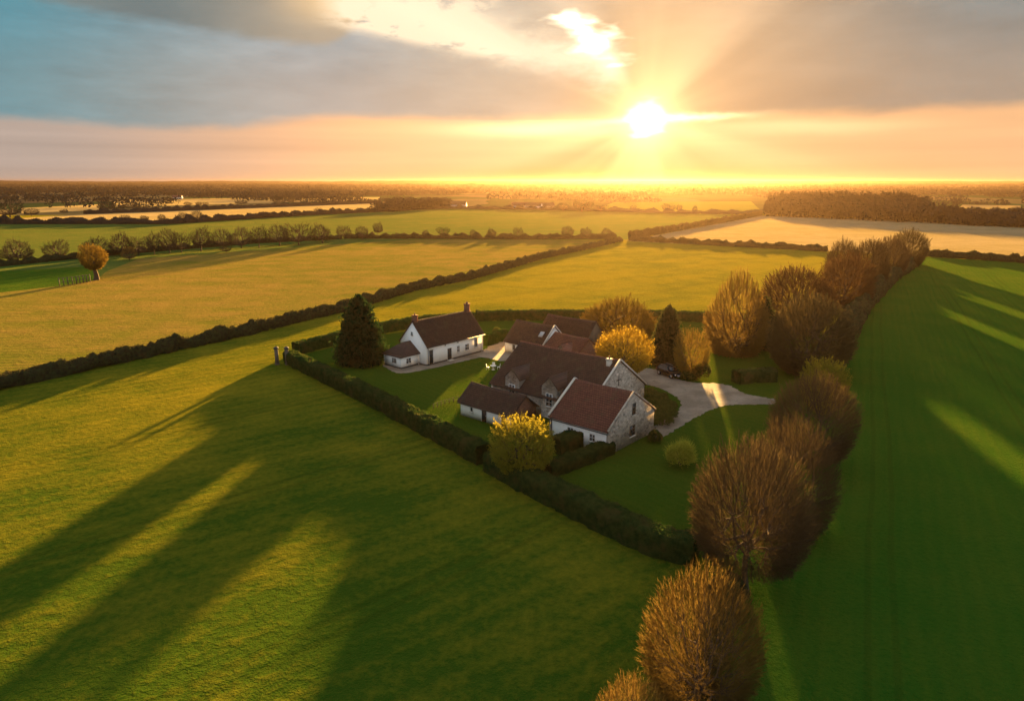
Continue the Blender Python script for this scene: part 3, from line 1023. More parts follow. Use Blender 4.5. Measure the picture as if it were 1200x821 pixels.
random.seed(5)
GR = 'bare trees in the row beside the green crop field'
row = [
    ('dome_c', 737, 905, 792, 95, 'twig_gold', 'small golden twiggy tree at the bottom edge, nearest of the row'),
    ('dome_a', 817, 842, 662, 150, 'twig_gold', 'golden-topped bare tree in front of the hedge end, second from the bottom'),
    ('dome_b', 872, 690, 511, 150, 'twig_brown', 'large brown bare tree with a visible dark trunk past the hedge end'),
    ('dome_c', 922, 622, 483, 108, 'twig_brown', 'rusty brown bare tree right behind the large dark-trunked one'),
    ('dome_a', 948, 548, 432, 106, 'twig_brown', 'brown bare tree in front of the small yellow-topped tree'),
    ('yellow', 964, 486, 414, 58, 'leaf_yellow', 'small yellow-topped tree squeezed between two big brown trees'),
    ('mid_a', 946, 437, 341, 104, 'twig_olive', 'big round olive brown tree standing at the corner of the garden'),
    ('mid_b', 930, 388, 307, 88, 'twig_rust', 'rust coloured low wide tree just behind the big round one'),
    ('mid_c', 988, 360, 293, 68, 'twig_rust', 'rusty bare tree in the upper half of the row'),
    ('mid_a', 985, 335, 279, 40, 'twig_brown', 'pale topped bare tree half hidden behind the rusty ones'),
    ('mid_b', 1014, 338, 277, 48, 'twig_brown', 'brown bare tree third from the far end of the row'),
    ('mid_a', 1040, 324, 275, 44, 'twig_brown', 'brown bare tree second from the far end of the row'),
    ('mid_c', 1063, 312, 266, 46, 'twig_olive', 'round olive tree ending the row at the far hedge'),
]
for r in row:
    tree_px(*r, group=GR)

tree_px('gold', 729, 452, 379, 76, 'leaf_gold', 'round golden tree behind the stone gables', name='golden_tree')
tree_px('mid_a', 724, 402, 348, 92, 'leaf_amber', 'wide pale brown bare tree behind the golden tree')
tree_px('amber', 810, 442, 378, 54, 'leaf_amber', 'narrow amber tree behind the clipped bush by the car', name='amber_tree')
tree_px('yellow', 613, 560, 481, 80, 'leaf_yellow', 'dense yellow tree in front of the low white outbuilding', name='yellow_tree')


def conifer(seed, n_whorl=34, per=16, cards=34, prof=0.75, base=0.06, csize=0.026):
    rng = np.random.default_rng(seed)
    tr, cr = MB(), MB()
    tr.tubes([(0, 0, 0)], [(0, 0, 0.97)], 0.028, 0.003, 7)
    for i in range(n_whorl):
        t = i / (n_whorl - 1)
        z = base + (0.985 - base) * t
        rmax = 0.5 * (1 - t) ** prof * (0.82 + 0.18 * math.sin(min(1, t * 6) * 1.57)) + 0.012
        k = max(5, int(per * (1 - t * 0.55)))
        a = rng.uniform(0, 6.28) + np.arange(k) * 2 * math.pi / k + rng.normal(0, 0.15, k)
        r = rmax * rng.uniform(0.80, 1.08, k)
        A = np.stack([np.zeros(k), np.zeros(k), np.full(k, z)], 1)
        B = np.stack([r * np.cos(a), r * np.sin(a), z - 0.10 * r + 0.02 * t], 1)
        tr.tubes(A, B, 0.005 * (1 - t) + 0.001, 0.0008, 3)
        m = int(cards * (0.5 + rmax * 3.2))
        s = rng.uniform(0.25, 1.03, (k, m, 1))
        P = A[:, None] * (1 - s) + B[:, None] * s
        P = P.reshape(-1, 3)
        sp = (s.reshape(-1, 1)) * 0.05 * (0.4 + rmax)
        P = P + rng.normal(0, 1, P.shape) * np.array((1, 1, 0.55)) * sp
        cr.cards(P, csize, rng, 1.3)
    return tr.mesh('trunk'), cr.mesh('crown')


PROTO['conifer_a'] = conifer(201, prof=0.52)
PROTO['conifer_b'] = conifer(202, 28, 15, 36, 0.48)
tree_px('tall', 862, 414, 303, 76, 'twig_gold', 'tall egg-shaped brown tree with a pointed top at the back of the garden', uw=0.86)
tree_px('conifer_a', 424, 425, 347, 64, 'needle', 'dense dark green conifer standing alone left of the white farmhouse', name='conifer', uw=1.0)
tree_px('conifer_b', 781, 428, 359, 45, 'yew', 'narrow dark conifer behind the parked black car', name='conifer', uw=1.0)
tree_px('conifer_b', 888, 408, 346, 50, 'yew', 'dark leaning evergreen between the tall brown and the big round tree', name='conifer', uw=1.0)

# bare row behind the golden field, left
GL = 'bare trees in the row behind the golden field'
left_row = [(22, 308, 281, 38), (68, 304, 279, 25), (112, 304, 277, 40), (143, 300, 273, 28), (163, 299, 275, 26), (181, 298, 271, 19), (199, 297, 268, 22), (213, 296, 269, 18), (236, 294, 265, 30), (262, 292, 268, 26), (283, 291, 264, 24), (304, 290, 264, 26), (328, 288, 263, 28), (350, 287, 259, 30), (378, 285, 261, 26)]
for i, (u, vb, vt, w) in enumerate(left_row):
    tree_px(('far_a', 'far_b', 'far_c')[i % 3], u, vb, vt, w, 'far_tree', 'bare tree in the left row behind the golden field, %s from the left' % ORD[i + 1], GL)
tree_px('ball', 113, 328, 284, 33, 'leaf_amber', 'round clipped golden tree on a thick stem at the field corner', name='round_headed_tree', uw=0.8)
tree_px('far_b', 152, 305, 288, 17, 'twig_gold', 'small round golden tree right of the clipped round tree', name='small_tree')
tree_px('far_b', 265, 296, 286, 12, 'twig_olive', 'low round bush in front of the bare tree row', name='field_bush', cat='bush')
GH = 'single trees along the far straight hedge'
far_h = [(403, 279, 263, 16, 'far_tree', 'a wide pale one'), (425, 281, 265, 17, 'far_tree', ''), (443, 276, 260, 15, 'far_tree', ''), (466, 279, 272, 8, 'far_tree', ''), (475, 279, 273, 6, 'far_tree', ''), (498, 279, 269, 10, 'far_tree', ''), (519, 276, 265, 13, 'needle', ''), (554, 279, 269, 8, 'far_tree', ''), (577, 280, 267, 14, 'far_tree', ''), (607, 280, 265, 10, 'far_tree', ''), (665, 279, 265, 17, 'far_tree', ''), (686, 280, 266, 17, 'far_tree', ''), (711, 279, 266, 13, 'far_tree', '')]
for i, (u, vb, vt, w, mt, _) in enumerate(far_h):
    tree_px(('far_b', 'far_a', 'far_c')[i % 3], u, vb, vt, w, mt, ('dark rounded tree' if mt == 'needle' else 'small bare tree') + ' by the far straight hedge, %s from its left end' % ORD[i + 1], GH)
GF = 'trees among the stubble fields at the left'
far_f = [(12, 255, 230, 30, 1), (37, 253, 244, 18, 1), (75, 250, 245, 12, 1), (120, 260, 253, 8, 0), (147, 260, 251, 13, 1), (170, 259, 252, 12, 1), (190, 258, 251, 10, 0), (216, 259, 248, 15, 1), (231, 259, 247, 18, 1), (253, 256, 251, 7, 0), (125, 247, 236, 22, 1), (141, 246, 240, 12, 1), (156, 245, 237, 22, 1), (172, 244, 240, 8, 0), (220, 241, 236, 9, 0), (233, 241, 236, 9, 0), (241, 241, 236, 6, 0), (283, 240, 234, 18, 1), (327, 239, 229, 16, 1), (341, 238, 232, 10, 0), (373, 251, 243, 12, 0), (392, 250, 246, 10, 0)]
far_f.sort()
for i, (u, vb, vt, w, dk) in enumerate(far_f):
    lab = '%s tree among the pale stubble fields, %s from the left' % ('dark' if dk else 'thin', (ORD + ['twenty-first', 'twenty-second', 'twenty-third'])[i + 1])
    tree_px(('far_b', 'far_a', 'far_c')[i % 3], u, vb, vt, w, 'far_wood' if dk else 'far_tree', lab, GF)
GS = 'trees in the haze below the sun'
for i, (u, vb, vt, w) in enumerate([(660, 247, 236, 16), (682, 248, 233, 32), (704, 248, 238, 14), (742, 248, 240, 10), (783, 249, 237, 14), (796, 249, 239, 9), (814, 250, 240, 6)]):
    tree_px(('far_b', 'far_c')[i % 2], u, vb, vt, w, 'far_wood', 'hazy dark tree below the sun, %s from the left' % ORD[i + 1], GS)


# ------------------------------------------------------------------ bushes


def bush(name, p, rx, ry, h, mat, label, seed, leaf=0.12, n=3600, cat='bush', spiky=0.0, rz=0.0, group=None, box=0.0):
    rng = np.random.default_rng(seed)
    o = empty(name, (p[0], p[1], 0), rz)
    d = rng.normal(size=(n, 3))
    d[:, 2] = np.abs(d[:, 2]) * 0.95 - 0.12
    d /= np.linalg.norm(d, axis=1, keepdims=True)
    if box:
        d = np.sign(d) * np.abs(d) ** (1 - box)
        d /= np.max(np.abs(d), axis=1, keepdims=True) ** box * np.linalg.norm(d, axis=1, keepdims=True) ** (1 - box)
    q = d * np.array((rx, ry, h * 0.62)) * (1 + 0.10 * wav(d, 0.8, seed) + 0.06 * wav(d, 1.9, seed + 1))[:, None]
    q = q * rng.uniform(0.80, 1.03, (n, 1))
    q[:, 2] += h * 0.38
    q[:, 2] = np.maximum(q[:, 2], 0.03)
    lf = MB()
    lf.cards(q, leaf, rng)
    if spiky:
        m = n // 2
        idx = rng.integers(0, n, m)
        lf.blades(q[idx] * 0.8, q[idx] + d[idx] * spiky * rng.uniform(.5, 1.4, (m, 1)) + np.array((0, 0, spiky * 0.5)), 0.03, rng)
    st = MB()
    for k in range(7):
        a = rng.uniform(0, 6.28)
        e = np.array((math.cos(a) * rx * 0.7, math.sin(a) * ry * 0.7, h * rng.uniform(0.5, 0.8)))
        st.tubes([(0, 0, 0)], [e * 0.5 + np.array((0, 0, 0.15 * h))], 0.04, 0.025, 4)
        st.tubes([e * 0.5 + np.array((0, 0, 0.15 * h))], [e], 0.025, 0.008, 4)
    lf.build('foliage', MT[mat], o)
    st.build('stem', MT['bark'], o)
    tag(o, label, cat, group)
    return o


bush('round_bush', at(820, 444), 1.6, 1.5, 2.7, 'shrub', 'dark clipped round bush at the right of the black car', 301, box=0.3)
bush('round_bush', at(806, 445), 1.2, 1.2, 1.5, 'shrub', 'low dark bush between the car and the clipped round one', 302)
bush('spiky_bush', at(797, 546), 1.55, 1.55, 2.9, 'leaf_bright', 'small yellow green bush alone on the lawn', 303, n=4200, spiky=0.5, leaf=0.10)
bush('round_bush', at(767, 517), 0.95, 0.95, 1.5, 'shrub', 'small dark round bush at the corner of the stone gable', 304, n=2200)
0 and bush('round_bush', at(837, 452), 0.5, 0.5, 0.7, 'shrub', 'tiny dark tuft at the edge of the gravel drive', 305, n=600)
bush('round_bush', at(582, 392), 1.0, 1.0, 1.6, 'shrub', 'small bush behind the courtyard hedge, left of the rear barn', 306, n=1200)
# the kidney shaped bed of low shrubs by the drive: one clump after another
for k, (u, v, rx, hh_) in enumerate(((748, 463, 1.7, 1.5), (758, 468, 1.9, 1.6), (769, 475, 2.0, 1.7), (777, 484, 2.0, 1.8), (773, 492, 1.8, 1.8), (760, 458, 1.4, 1.2), (772, 463, 1.4, 1.2), (783, 473, 1.3, 1.3))):
    bush('low_shrub', at(u, v + 6), rx, rx, hh_, 'shrub', 'low olive shrub in the bed beside the drive, %s from the gold tree' % ORD[k + 1], 320 + k, n=1700, group='low shrubs in the bed beside the drive', spiky=0.15)
for k, (u, v) in enumerate(((371, 283), (379, 283), (386, 282))):
    bush('field_bush', at(u, v), 2.2, 2.0, 2.4 + 0.5 * (k == 1), 'yew', ('left', 'middle', 'right')[k] + ' of three small dark bushes on the far grass strip', 340 + k, n=500, leaf=0.35, group='three dark bushes on the far grass strip')

# ------------------------------------------------------------------ far woods


def clump_wood(name, C, hgt, rad, label, mat='far_wood', per=60, seed=1, conif=None):
    """a wood seen as one mass: crowns of leaf clumps over short trunks"""
    rng = np.random.default_rng(seed)
    n = len(C)
    mb = MB()
    d = rng.normal(size=(n, per, 3))
    d /= np.linalg.norm(d, axis=2, keepdims=True)
    r = rng.uniform(0.55, 1.05, (n, per, 1))
    P = d * r
    hz = hgt[:, None]
    q = np.zeros((n, per, 3))
    q[:, :, :2] = C[:, None, :2] + P[:, :, :2] * rad[:, None, None]
    q[:, :, 2] = hz * 0.52 + P[:, :, 2] * hz * 0.46
    if conif is not None:
        t = rng.random((n, per))
        a = rng.uniform(0, 6.28, (n, per))
        rr = rad[:, None] * (1 - t) * 0.8
        cq = np.stack([C[:, None, 0] + rr * np.cos(a), C[:, None, 1] + rr * np.sin(a), hz * (0.15 + 0.85 * t)], 2)
        q = np.where(conif[:, None, None], cq, q)
    size = np.repeat(rad * 0.30, per)
    mb.cards(q.reshape(-1, 3), size, rng)
    A = np.stack([C[:, 0], C[:, 1], np.zeros(n)], 1)
    mb.tubes(A, A + np.stack([np.zeros(n), np.zeros(n), hgt * 0.6], 1), rad * 0.07, rad * 0.03, 4)
    o = mb.build(name, MT[mat])
    tag(o, label, 'woodland', kind='stuff')
    return o


rng = np.random.default_rng(77)
# the wood on the right
fr0 = np.array([at(u, v)[:2] for u, v in ((897, 253.5), (960, 256), (1060, 260.5), (1130, 264), (1200, 267), (1420, 277))])
seg = np.concatenate([[0], np.cumsum(np.linalg.norm(np.diff(fr0, axis=0), axis=1))])
pts, hts, cf = [], [], []
for k in range(900):
    s = rng.uniform(0, seg[-1])
    bx, by = np.interp(s, seg, fr0[:, 0]), np.interp(s, seg, fr0[:, 1])
    back = rng.random() ** 1.2
    thick = 250 if bx < 340 else 90
    y = by + back * thick
    x = bx + back * thick * 0.38
    pts.append((x, y))
    h = (12.5 + 6.5 * min(1, back * 2.2)) * (0.72 + 0.28 * min(1, max(0, (bx - 225) / 45))) + rng.normal(0, 1.8)
    if bx > 335: h *= 0.55
    hts.append(min(h, 24))
    cf.append(back > 0.25 and bx < 345 and rng.random() < 0.6)
clump_wood('wood', np.array(pts), np.array(hts), rng.uniform(4.5, 7.0, 900), 'brown wood with spiky conifer tops at the right', per=110, seed=78, conif=np.array(cf))
# wood at the left of centre
c0, c1 = at(440, 249.5), at(520, 244.5)
pts = [c0[:2] * (1 - s) + c1[:2] * s + np.array((rng.normal(0, 4), rng.uniform(0, 70))) for s in rng.random(110)]
clump_wood('small_wood', np.array(pts), rng.uniform(9, 15, 110), rng.uniform(4, 6.5, 110), 'dark small wood behind the far green field', per=70, seed=79)
# hedgerows and woods out to the horizon
pts, hts, rds = [], [], []
for dist, nseg, lo, hi in ((1000, 12, 40, 200), (1250, 16, 60, 320), (1600, 20, 100, 500), (2000, 24, 150, 800), (2600, 28, 200, 1100), (3400, 30, 300, 1500), (4500, 34, 400, 2000), (5800, 40, 600, 3000), (7000, 60, 1500, 4000)):
    half = dist * 0.95
    for k in range(nseg):
        x0 = rng.uniform(-half, half)
        y0 = dist * rng.uniform(0.88, 1.15)
        if 200 < x0 < 600 and y0 < 1150: continue
        ln = rng.uniform(lo, hi)
        sl_ = rng.normal(0, 0.12)
        stepd = max(7, dist * 0.0062)
        m = int(ln / stepd)
        hh0 = rng.uniform(6, 14)
        for j in range(m):
            if rng.random() < 0.05: continue
            s = j * stepd - ln / 2
            pts.append((x0 + s, y0 + s * sl_ + rng.normal(0, 6)))
            hts.append(min(22, max(4, rng.normal(hh0, 2.5))))
            rds.append(max(5.0, stepd * 1.0) * rng.uniform(0.7, 1.25))
clump_wood('distant_woodland', np.array(pts), np.array(hts), np.array(rds), 'bands of distant hedgerows and woods under the horizon', per=26, seed=80)

# low wooded rise closing the plain
hx = np.linspace(-8600, 8600, 260)
hy = np.array((7150, 7300, 7450, 7600, 7750))
hp = np.array((0.0, 0.75, 1.0, 0.7, 0.0))
rel = 37 + 6 * wav(hx[:, None], 1 / 2600, 4) + 2.2 * wav(hx[:, None], 1 / 420, 5) + 1.2 * wav(hx[:, None], 1 / 130, 6)
HV = np.stack([np.repeat(hx, 5), np.tile(hy, 260), (rel[:, None] * hp[None, :]).ravel() + 0.05], 1)
ii, jj = np.arange(259)[:, None], np.arange(4)[None, :]
hm = MB()
hm.add(HV, np.stack([ii * 5 + jj, (ii + 1) * 5 + jj, (ii + 1) * 5 + jj + 1, ii * 5 + jj + 1], -1).reshape(-1, 4))
tag(hm.build('hills', MT['far_wood']), 'low wooded rise along the horizon', kind='structure')

# ------------------------------------------------------------------ buildings


def basis(nrm):
    n = np.array(nrm, float)
    n /= np.linalg.norm(n)
    z = np.array((0, 0, 1.0))
    x = np.cross(z, n)
    return x, n, z


def window(parent, c, nrm, w, h, name='window', frame=0.07, sill=True, bars=(1, 1), fm='trim', shutter=False):
    """frame (the part) with pane and sill under it"""
    x, n, z = basis(nrm)
    c = np.array(c, float)
    fr = MB()
    f = frame
    for a, b, ww, hh in ((-w / 2 + f / 2, 0, f, h), (w / 2 - f / 2, 0, f, h)):
        fr.obox(c + x * a + z * b + n * 0.03, x * ww / 2, n * 0.05, z * hh / 2)
    for b in (-h / 2 + f / 2, h / 2 - f / 2):
        fr.obox(c + z * b + n * 0.03, x * (w / 2 - f), n * 0.048, z * f / 2)
    for k in range(bars[0]):
        a = -w / 2 + w * (k + 1) / (bars[0] + 1)
        fr.obox(c + x * a + n * 0.03, x * 0.02, n * 0.03, z * (h / 2 - f))
    for k in range(bars[1]):
        b = -h / 2 + h * (k + 1) / (bars[1] + 1)
        fr.obox(c + z * b + n * 0.03, x * (w / 2 - f), n * 0.028, z * 0.02)
    wo = fr.build(name, MT[fm], parent)
    p = MB()
    p.obox(c + n * 0.01, x * (w / 2 - f), n * 0.025, z * (h / 2 - f))
    p.build('pane', MT['glass'], wo)
    if sill:
        s = MB()
        s.obox(c - z * (h / 2 + 0.05) + n * 0.08, x * (w / 2 + 0.08), n * 0.10, z * 0.045)
        s.build('sill', MT['coping'], wo)
    return wo


def door(parent, c, nrm, w, h, mat='dark_paint', glazed=False):
    x, n, z = basis(nrm)
    c = np.array(c, float) + z * h / 2
    d = MB()
    d.obox(c + n * 0.02, x * w / 2, n * 0.03, z * h / 2)
    for k in range(5):
        a = -w / 2 + w * (k + 0.5) / 5
        d.obox(c + x * a + n * 0.055, x * (w / 10 - 0.012), n * 0.012, z * (h / 2 - 0.04))
    o = d.build('door', MT[mat], parent)
    f = MB()
    f.obox(c + x * (w / 2 + 0.06) + n * 0.03, x * 0.06, n * 0.06, z * (h / 2))
    f.obox(c - x * (w / 2 + 0.06) + n * 0.03, x * 0.06, n * 0.06, z * (h / 2))
    f.obox(c + z * (h / 2 + 0.06) + n * 0.03, x * (w / 2 + 0.12), n * 0.06, z * 0.06)
    f.build('frame', MT['trim'], o)
    hd = MB()
    hd.obox(c + x * (w / 2 - 0.12) + n * 0.10, x * 0.02, n * 0.04, z * 0.07)
    hd.build('handle', MT['zinc'], o)
    return o


def roof_mesh(L, W, eave, ridge, oh=0.35, ex=0.3, course=0.30, lift=0.045, thick=0.14, seed=0, y0=0.0, sag=0.05, x0=0.0, sides=(-1, 1)):
    """both slopes of a tiled roof, course by course; the ridge line runs along x"""
    mb = MB()
    nx = max(6, int(L / 0.9))
    xs = np.linspace(x0 - ex, x0 + L + ex, nx + 1)
    for sgn in sides:
        run = W / 2
        slope = (ridge - eave) / run
        y_e = run + oh
        ln = math.hypot(y_e, slope * y_e)
        nc = int(ln / course)
        prof = []
        up = np.array((slope, 1.0)) / math.hypot(slope, 1)   # normal in (y,z)
        for i in range(nc + 1):
            t = i / nc
            yy, zz = t * y_e, ridge - slope * t * y_e
            if i > 0:
                prof.append((yy + up[0] * (thick + lift), zz + up[1] * (thick + lift)))
            if i < nc:
                prof.append((yy + up[0] * thick, zz + up[1] * thick))
        under = [(y_e, ridge - slope * y_e), (0.0, ridge)]
        ring = [(0.0, ridge + thick * 1.15)] + prof[1:] + under
        k = len(ring)
        V = np.zeros((nx + 1, k, 3))
        ring = np.array(ring)
        V[:, :, 0] = xs[:, None]
        V[:, :, 1] = y0 + sgn * ring[None, :, 0]
        mids = (xs - xs[0]) / (xs[-1] - xs[0])
        V[:, :, 2] = ring[None, :, 1] - sag * np.sin(mids * math.pi)[:, None]
        jit = wav(np.stack([V[:, :, 0].ravel(), V[:, :, 1].ravel()], 1), 0.5, seed).reshape(nx + 1, k) * 0.022
        V[:, :, 2] += jit
        F = V.reshape(-1, 3)
        i = np.arange(nx)[:, None]
        j = np.arange(k)[None, :]
        j2 = (j + 1) % k
        Q = np.stack([i * k + j, i * k + j2, (i + 1) * k + j2, (i + 1) * k + j], -1).reshape(-1, 4)
        if sgn > 0: Q = Q[:, ::-1]
        b = mb.n
        mb.add(F, Q)
        # closed ends
        end = []
        for e in (0, nx):
            c = len(prof) - 1
            mb.fn.append([b + e * k + a for a in range(k)] if (e == 0) == (sgn > 0) else [b + e * k + a for a in range(k)][::-1])
    return mb


def ridge_caps(L, ridge, y0=0.0, x0=0.0, r=0.16, thick=0.15, sag=0.05, Lall=None, ex=0.3, mat=None):
    mb = MB()
    n = int((L + 2 * ex) / 0.42)
    xs = np.linspace(x0 - ex, x0 + L + ex, n + 1)
    for i in range(n):
        m = ((xs[i] + xs[i + 1]) / 2 - xs[0]) / (xs[-1] - xs[0])
        z = ridge + thick - 0.06 - sag * math.sin(m * math.pi)
        mb.cyl((xs[i], y0, z), (xs[i + 1] + 0.03, y0, z), r, r * 0.93, 8)
    return mb


def gable_walls(L, W, eave, ridge, th=0.3, y0=0.0, x0=0.0):
    """(long walls MB, gable at x0 MB, gable at x0+L MB)"""
    lw = MB()
    lw.box((x0 + th, y0 - W / 2, 0), (x0 + L - th, y0 - W / 2 + th, eave - 0.02))
    lw.box((x0 + th, y0 + W / 2 - th, 0), (x0 + L - th, y0 + W / 2, eave - 0.02))
    gs = []
    for xa in (x0, x0 + L - th):
        gm = MB()
        pr = [(-W / 2, 0), (W / 2, 0), (W / 2, eave - 0.02), (0, ridge - 0.02), (-W / 2, eave - 0.02)]
        V = [(xa, y0 + a, b) for a, b in pr] + [(xa + th, y0 + a, b) for a, b in pr]
        gm.add(V, [(i, i + 5, (i + 1) % 5 + 5, (i + 1) % 5) for i in range(5)], polys=[[0, 1, 2, 3, 4], [9, 8, 7, 6, 5]])
        gs.append(gm)
    return lw, gs[0], gs[1]


def chimney(parent, x, y, z0, z1, w=0.75, d=0.55, mat='brick', pots=1):
    c = MB()
    c.box((x - w / 2, y - d / 2, z0), (x + w / 2, y + d / 2, z1 - 0.22))
    c.box((x - w / 2 - 0.05, y - d / 2 - 0.05, z1 - 0.22), (x + w / 2 + 0.05, y + d / 2 + 0.05, z1 - 0.10))
    c.box((x - w / 2 - 0.09, y - d / 2 - 0.09, z1 - 0.10), (x + w / 2 + 0.09, y + d / 2 + 0.09, z1))
    o = c.build('chimney', MT[mat], parent)
    for k in range(pots):
        p = MB()
        xx = x + (k - (pots - 1) / 2) * 0.3
        p.cyl((xx, y, z1), (xx, y, z1 + 0.38), 0.12, 0.10, 10)
        p.build('chimney_pot', MT['brick'], o)
    return o


def gutter(parent, L, y, z, x0=0.0, mat='dark_paint'):
    mb = MB()
    mb.cyl((x0 - 0.2, y, z), (x0 + L + 0.2, y, z), 0.07, 0.07, 8)
    return mb.build('gutter', MT[mat], parent)


def downpipe(parent, x, y, z1, mat='dark_paint'):
    mb = MB()
    mb.cyl((x, y, 0.05), (x, y, z1 - 0.25), 0.055, 0.055, 8)
    mb.cyl((x, y, z1 - 0.25), (x, y - 0.22 if y < 0 else y + 0.22, z1), 0.05, 0.05, 8)
    return mb.build('downpipe', MT[mat], parent)


def verge(parent, x, W, eave, ridge, mat='coping', oh=0.35, wid=0.16, up=0.26, y0=0.0, name='coping'):
    """raised sloping band over a gable"""
    mb = MB()
    slope = (ridge - eave) / (W / 2)
    ye = W / 2 + oh
    for s in (-1, 1):
        a = np.array((x, y0, ridge + up))
        b = np.array((x, y0 + s * ye, ridge + up - slope * ye))
        d = b - a
        ln = np.linalg.norm(d)
        d /= ln
        nn = np.cross(d, (1, 0, 0))
        mb.obox((a + b) / 2, d * ln / 2, np.array((wid, 0, 0)), nn * 0.10)
    return mb.build(name, MT[mat], parent)


AX = math.atan2(0.755, 0.655)      # the farm's grid
BX = math.atan2(-0.655, 0.755)

# --- white farmhouse
fh = empty('farmhouse', (-17.85, 121.7, 0), AX)
tag(fh, 'long white farmhouse with a steep dark roof and two end chimneys', 'house')
L, W, ev, rg = 14.6, 7.0, 3.75, 7.55
lw, g0, g1 = gable_walls(L, W, ev, rg)
lw.build('long_wall', MT['wash'], fh)
g0.build('gable_wall', MT['wash'], fh)
g1.build('gable_wall', MT['wash'], fh)
pl = MB()
pl.box((-0.03, -W / 2 - 0.03, 0), (L + 0.03, W / 2 + 0.03, 0.28))
pl.build('plinth', MT['plinth'], fh)
rf = roof_mesh(L, W, ev, rg, ex=0.12, seed=1).build('roof', MT['tile_dark'], fh)
ridge_caps(L, rg, ex=0.1).build('ridge_tiles', MT['tile_dark'], rf)
chimney(rf, 0.6, 0, 7.0, 8.75, 0.8, 0.7)
chimney(rf, 13.9, 0, 7.0, 9.1, 0.9, 0.7, pots=2)
gutter(fh, L, -W / 2 - 0.42, ev - 0.38)
for xx in (0.35, 14.2):
    downpipe(fh, xx, -W / 2 - 0.10, ev - 0.2, 'trim' if xx > 5 else 'dark_paint')
door(fh, (1.05, -W / 2, 0.28), (0, -1, 0), 0.95, 2.5)
door(fh, (5.6, -W / 2, 0.28), (0, -1, 0), 1.05, 2.0)
for xx, zc, ww, hh in ((7.9, 1.75, 0.75, 1.25), (10.2, 1.7, 1.1, 1.25), (12.6, 2.1, 0.95, 1.7)):
    window(fh, (xx, -W / 2, zc), (0, -1, 0), ww, hh)
for xx in (4.6, 7.8, 12.6):
    window(fh, (xx, -W / 2, 3.05), (0, -1, 0), 0.45, 0.4, sill=False, bars=(1, 0))
window(fh, (0, 0.2, 5.4), (-1, 0, 0), 0.6, 0.8, sill=False)
window(fh, (L, -0.8, 4.6), (1, 0, 0), 0.8, 1.0)
st = MB()
st.box((5.0, -W / 2 - 0.7, 0.0), (6.2, -W / 2 - 0.03, 0.16))
st.build('doorstep', MT['coping'], fh)
# annex with a hipped roof against the left gable
an = MB()
ax0, ay0, ay1, ae, at_ = -4.3, -1.6, 3.1, 2.15, 3.95
an.box((ax0, ay0, 0), (-0.01, ay0 + 0.25, ae))
an.box((ax0, ay1 - 0.25, 0), (-0.01, ay1, ae))
an.box((ax0, ay0 + 0.25, 0), (ax0 + 0.25, ay1 - 0.25, ae))
ano = an.build('annex', MT['wash'], fh)
ar = MB()
o_ = 0.3
ym = (ay0 + ay1) / 2
V = [(ax0 - o_, ay0 - o_, ae - 0.12), (0.0, ay0 - o_, ae - 0.12), (0.0, ay1 + o_, ae - 0.12), (ax0 - o_, ay1 + o_, ae - 0.12), (ax0 + 2.3, ym, at_), (0.0, ym, at_)]
V2 = [(a, b, c + 0.14) for a, b, c in V]
ar.add(V + V2, [(6, 7, 11, 10), (8, 9, 10, 11), (0, 1, 7, 6), (2, 3, 9, 8), (3, 0, 6, 9), (0, 3, 2, 1)], [(9, 6, 10)])
ar.build('annex_roof', MT['tile_dark'], ano)
window(ano, (ax0, 0.2, 1.25), (-1, 0, 0), 1.3, 1.05, bars=(2, 0))
window(ano, (-2.6, ay0, 1.2), (0, -1, 0), 1.2, 1.0, bars=(1, 1))
pp = MB()
pp.box((ax0 - 0.03, ay0 - 0.03, 0), (-0.05, ay1 + 0.03, 0.26))
pp.build('annex_plinth', MT['plinth'], ano)
dp = MB()
dp.cyl((-0.3, ay0 - 0.1, 0), (-0.3, ay0 - 0.1, 2.0), 0.06, 0.06, 8)
dp.build('annex_pipe', MT['trim'], ano)

# --- big stone barn house
b0 = np.array((1.44, 103.8))
bh = empty('stone_barn_house', (b0[0], b0[1], 0), BX)
tag(bh, 'big barn house under a sweeping dark roof with two stone dormers', 'house')
L, W, ev, rg = 17.8, 13.8, 3.2, 8.0
lw, g0, g1 = gable_walls(L, W, ev, rg, 0.4)
lw.build('long_wall', MT['stone'], bh)
g0.build('gable_wall', MT['wash'], bh)
g1.build('stone_gable', MT['stone'], bh)
rf = roof_mesh(L, W, ev, rg, oh=0.35, ex=0.1, seed=2, sag=0.12).build('roof', MT['tile_dark'], bh)
ridge_caps(L, rg, ex=0.1, sag=0.12).build('ridge_tiles', MT['tile_red'], rf)
verge(bh, L + 0.02, W, ev, rg, wid=0.14)
chimney(rf, 16.6, -0.9, 7.0, 8.35, 0.6, 0.6, 'coping', 1)
wt_ = MB()
xg = L + 0.02
wt_.obox((xg, -0.2, 5.3), (0.03, 0, 0), (0, 0.06, 0), (0, 0, 0.75))
wt_.obox((xg + 0.005, -0.2, 5.4), (0.028, 0, 0), (0, 0.55, 0), (0, 0, 0.06))
wt_.build('wall_tie', MT['iron'], bh)
window(bh, (L, 3.0, 2.6), (1, 0, 0), 0.9, 1.2)
gutter(bh, L - 8, -W / 2 - 0.42, ev - 0.38, 0.0)
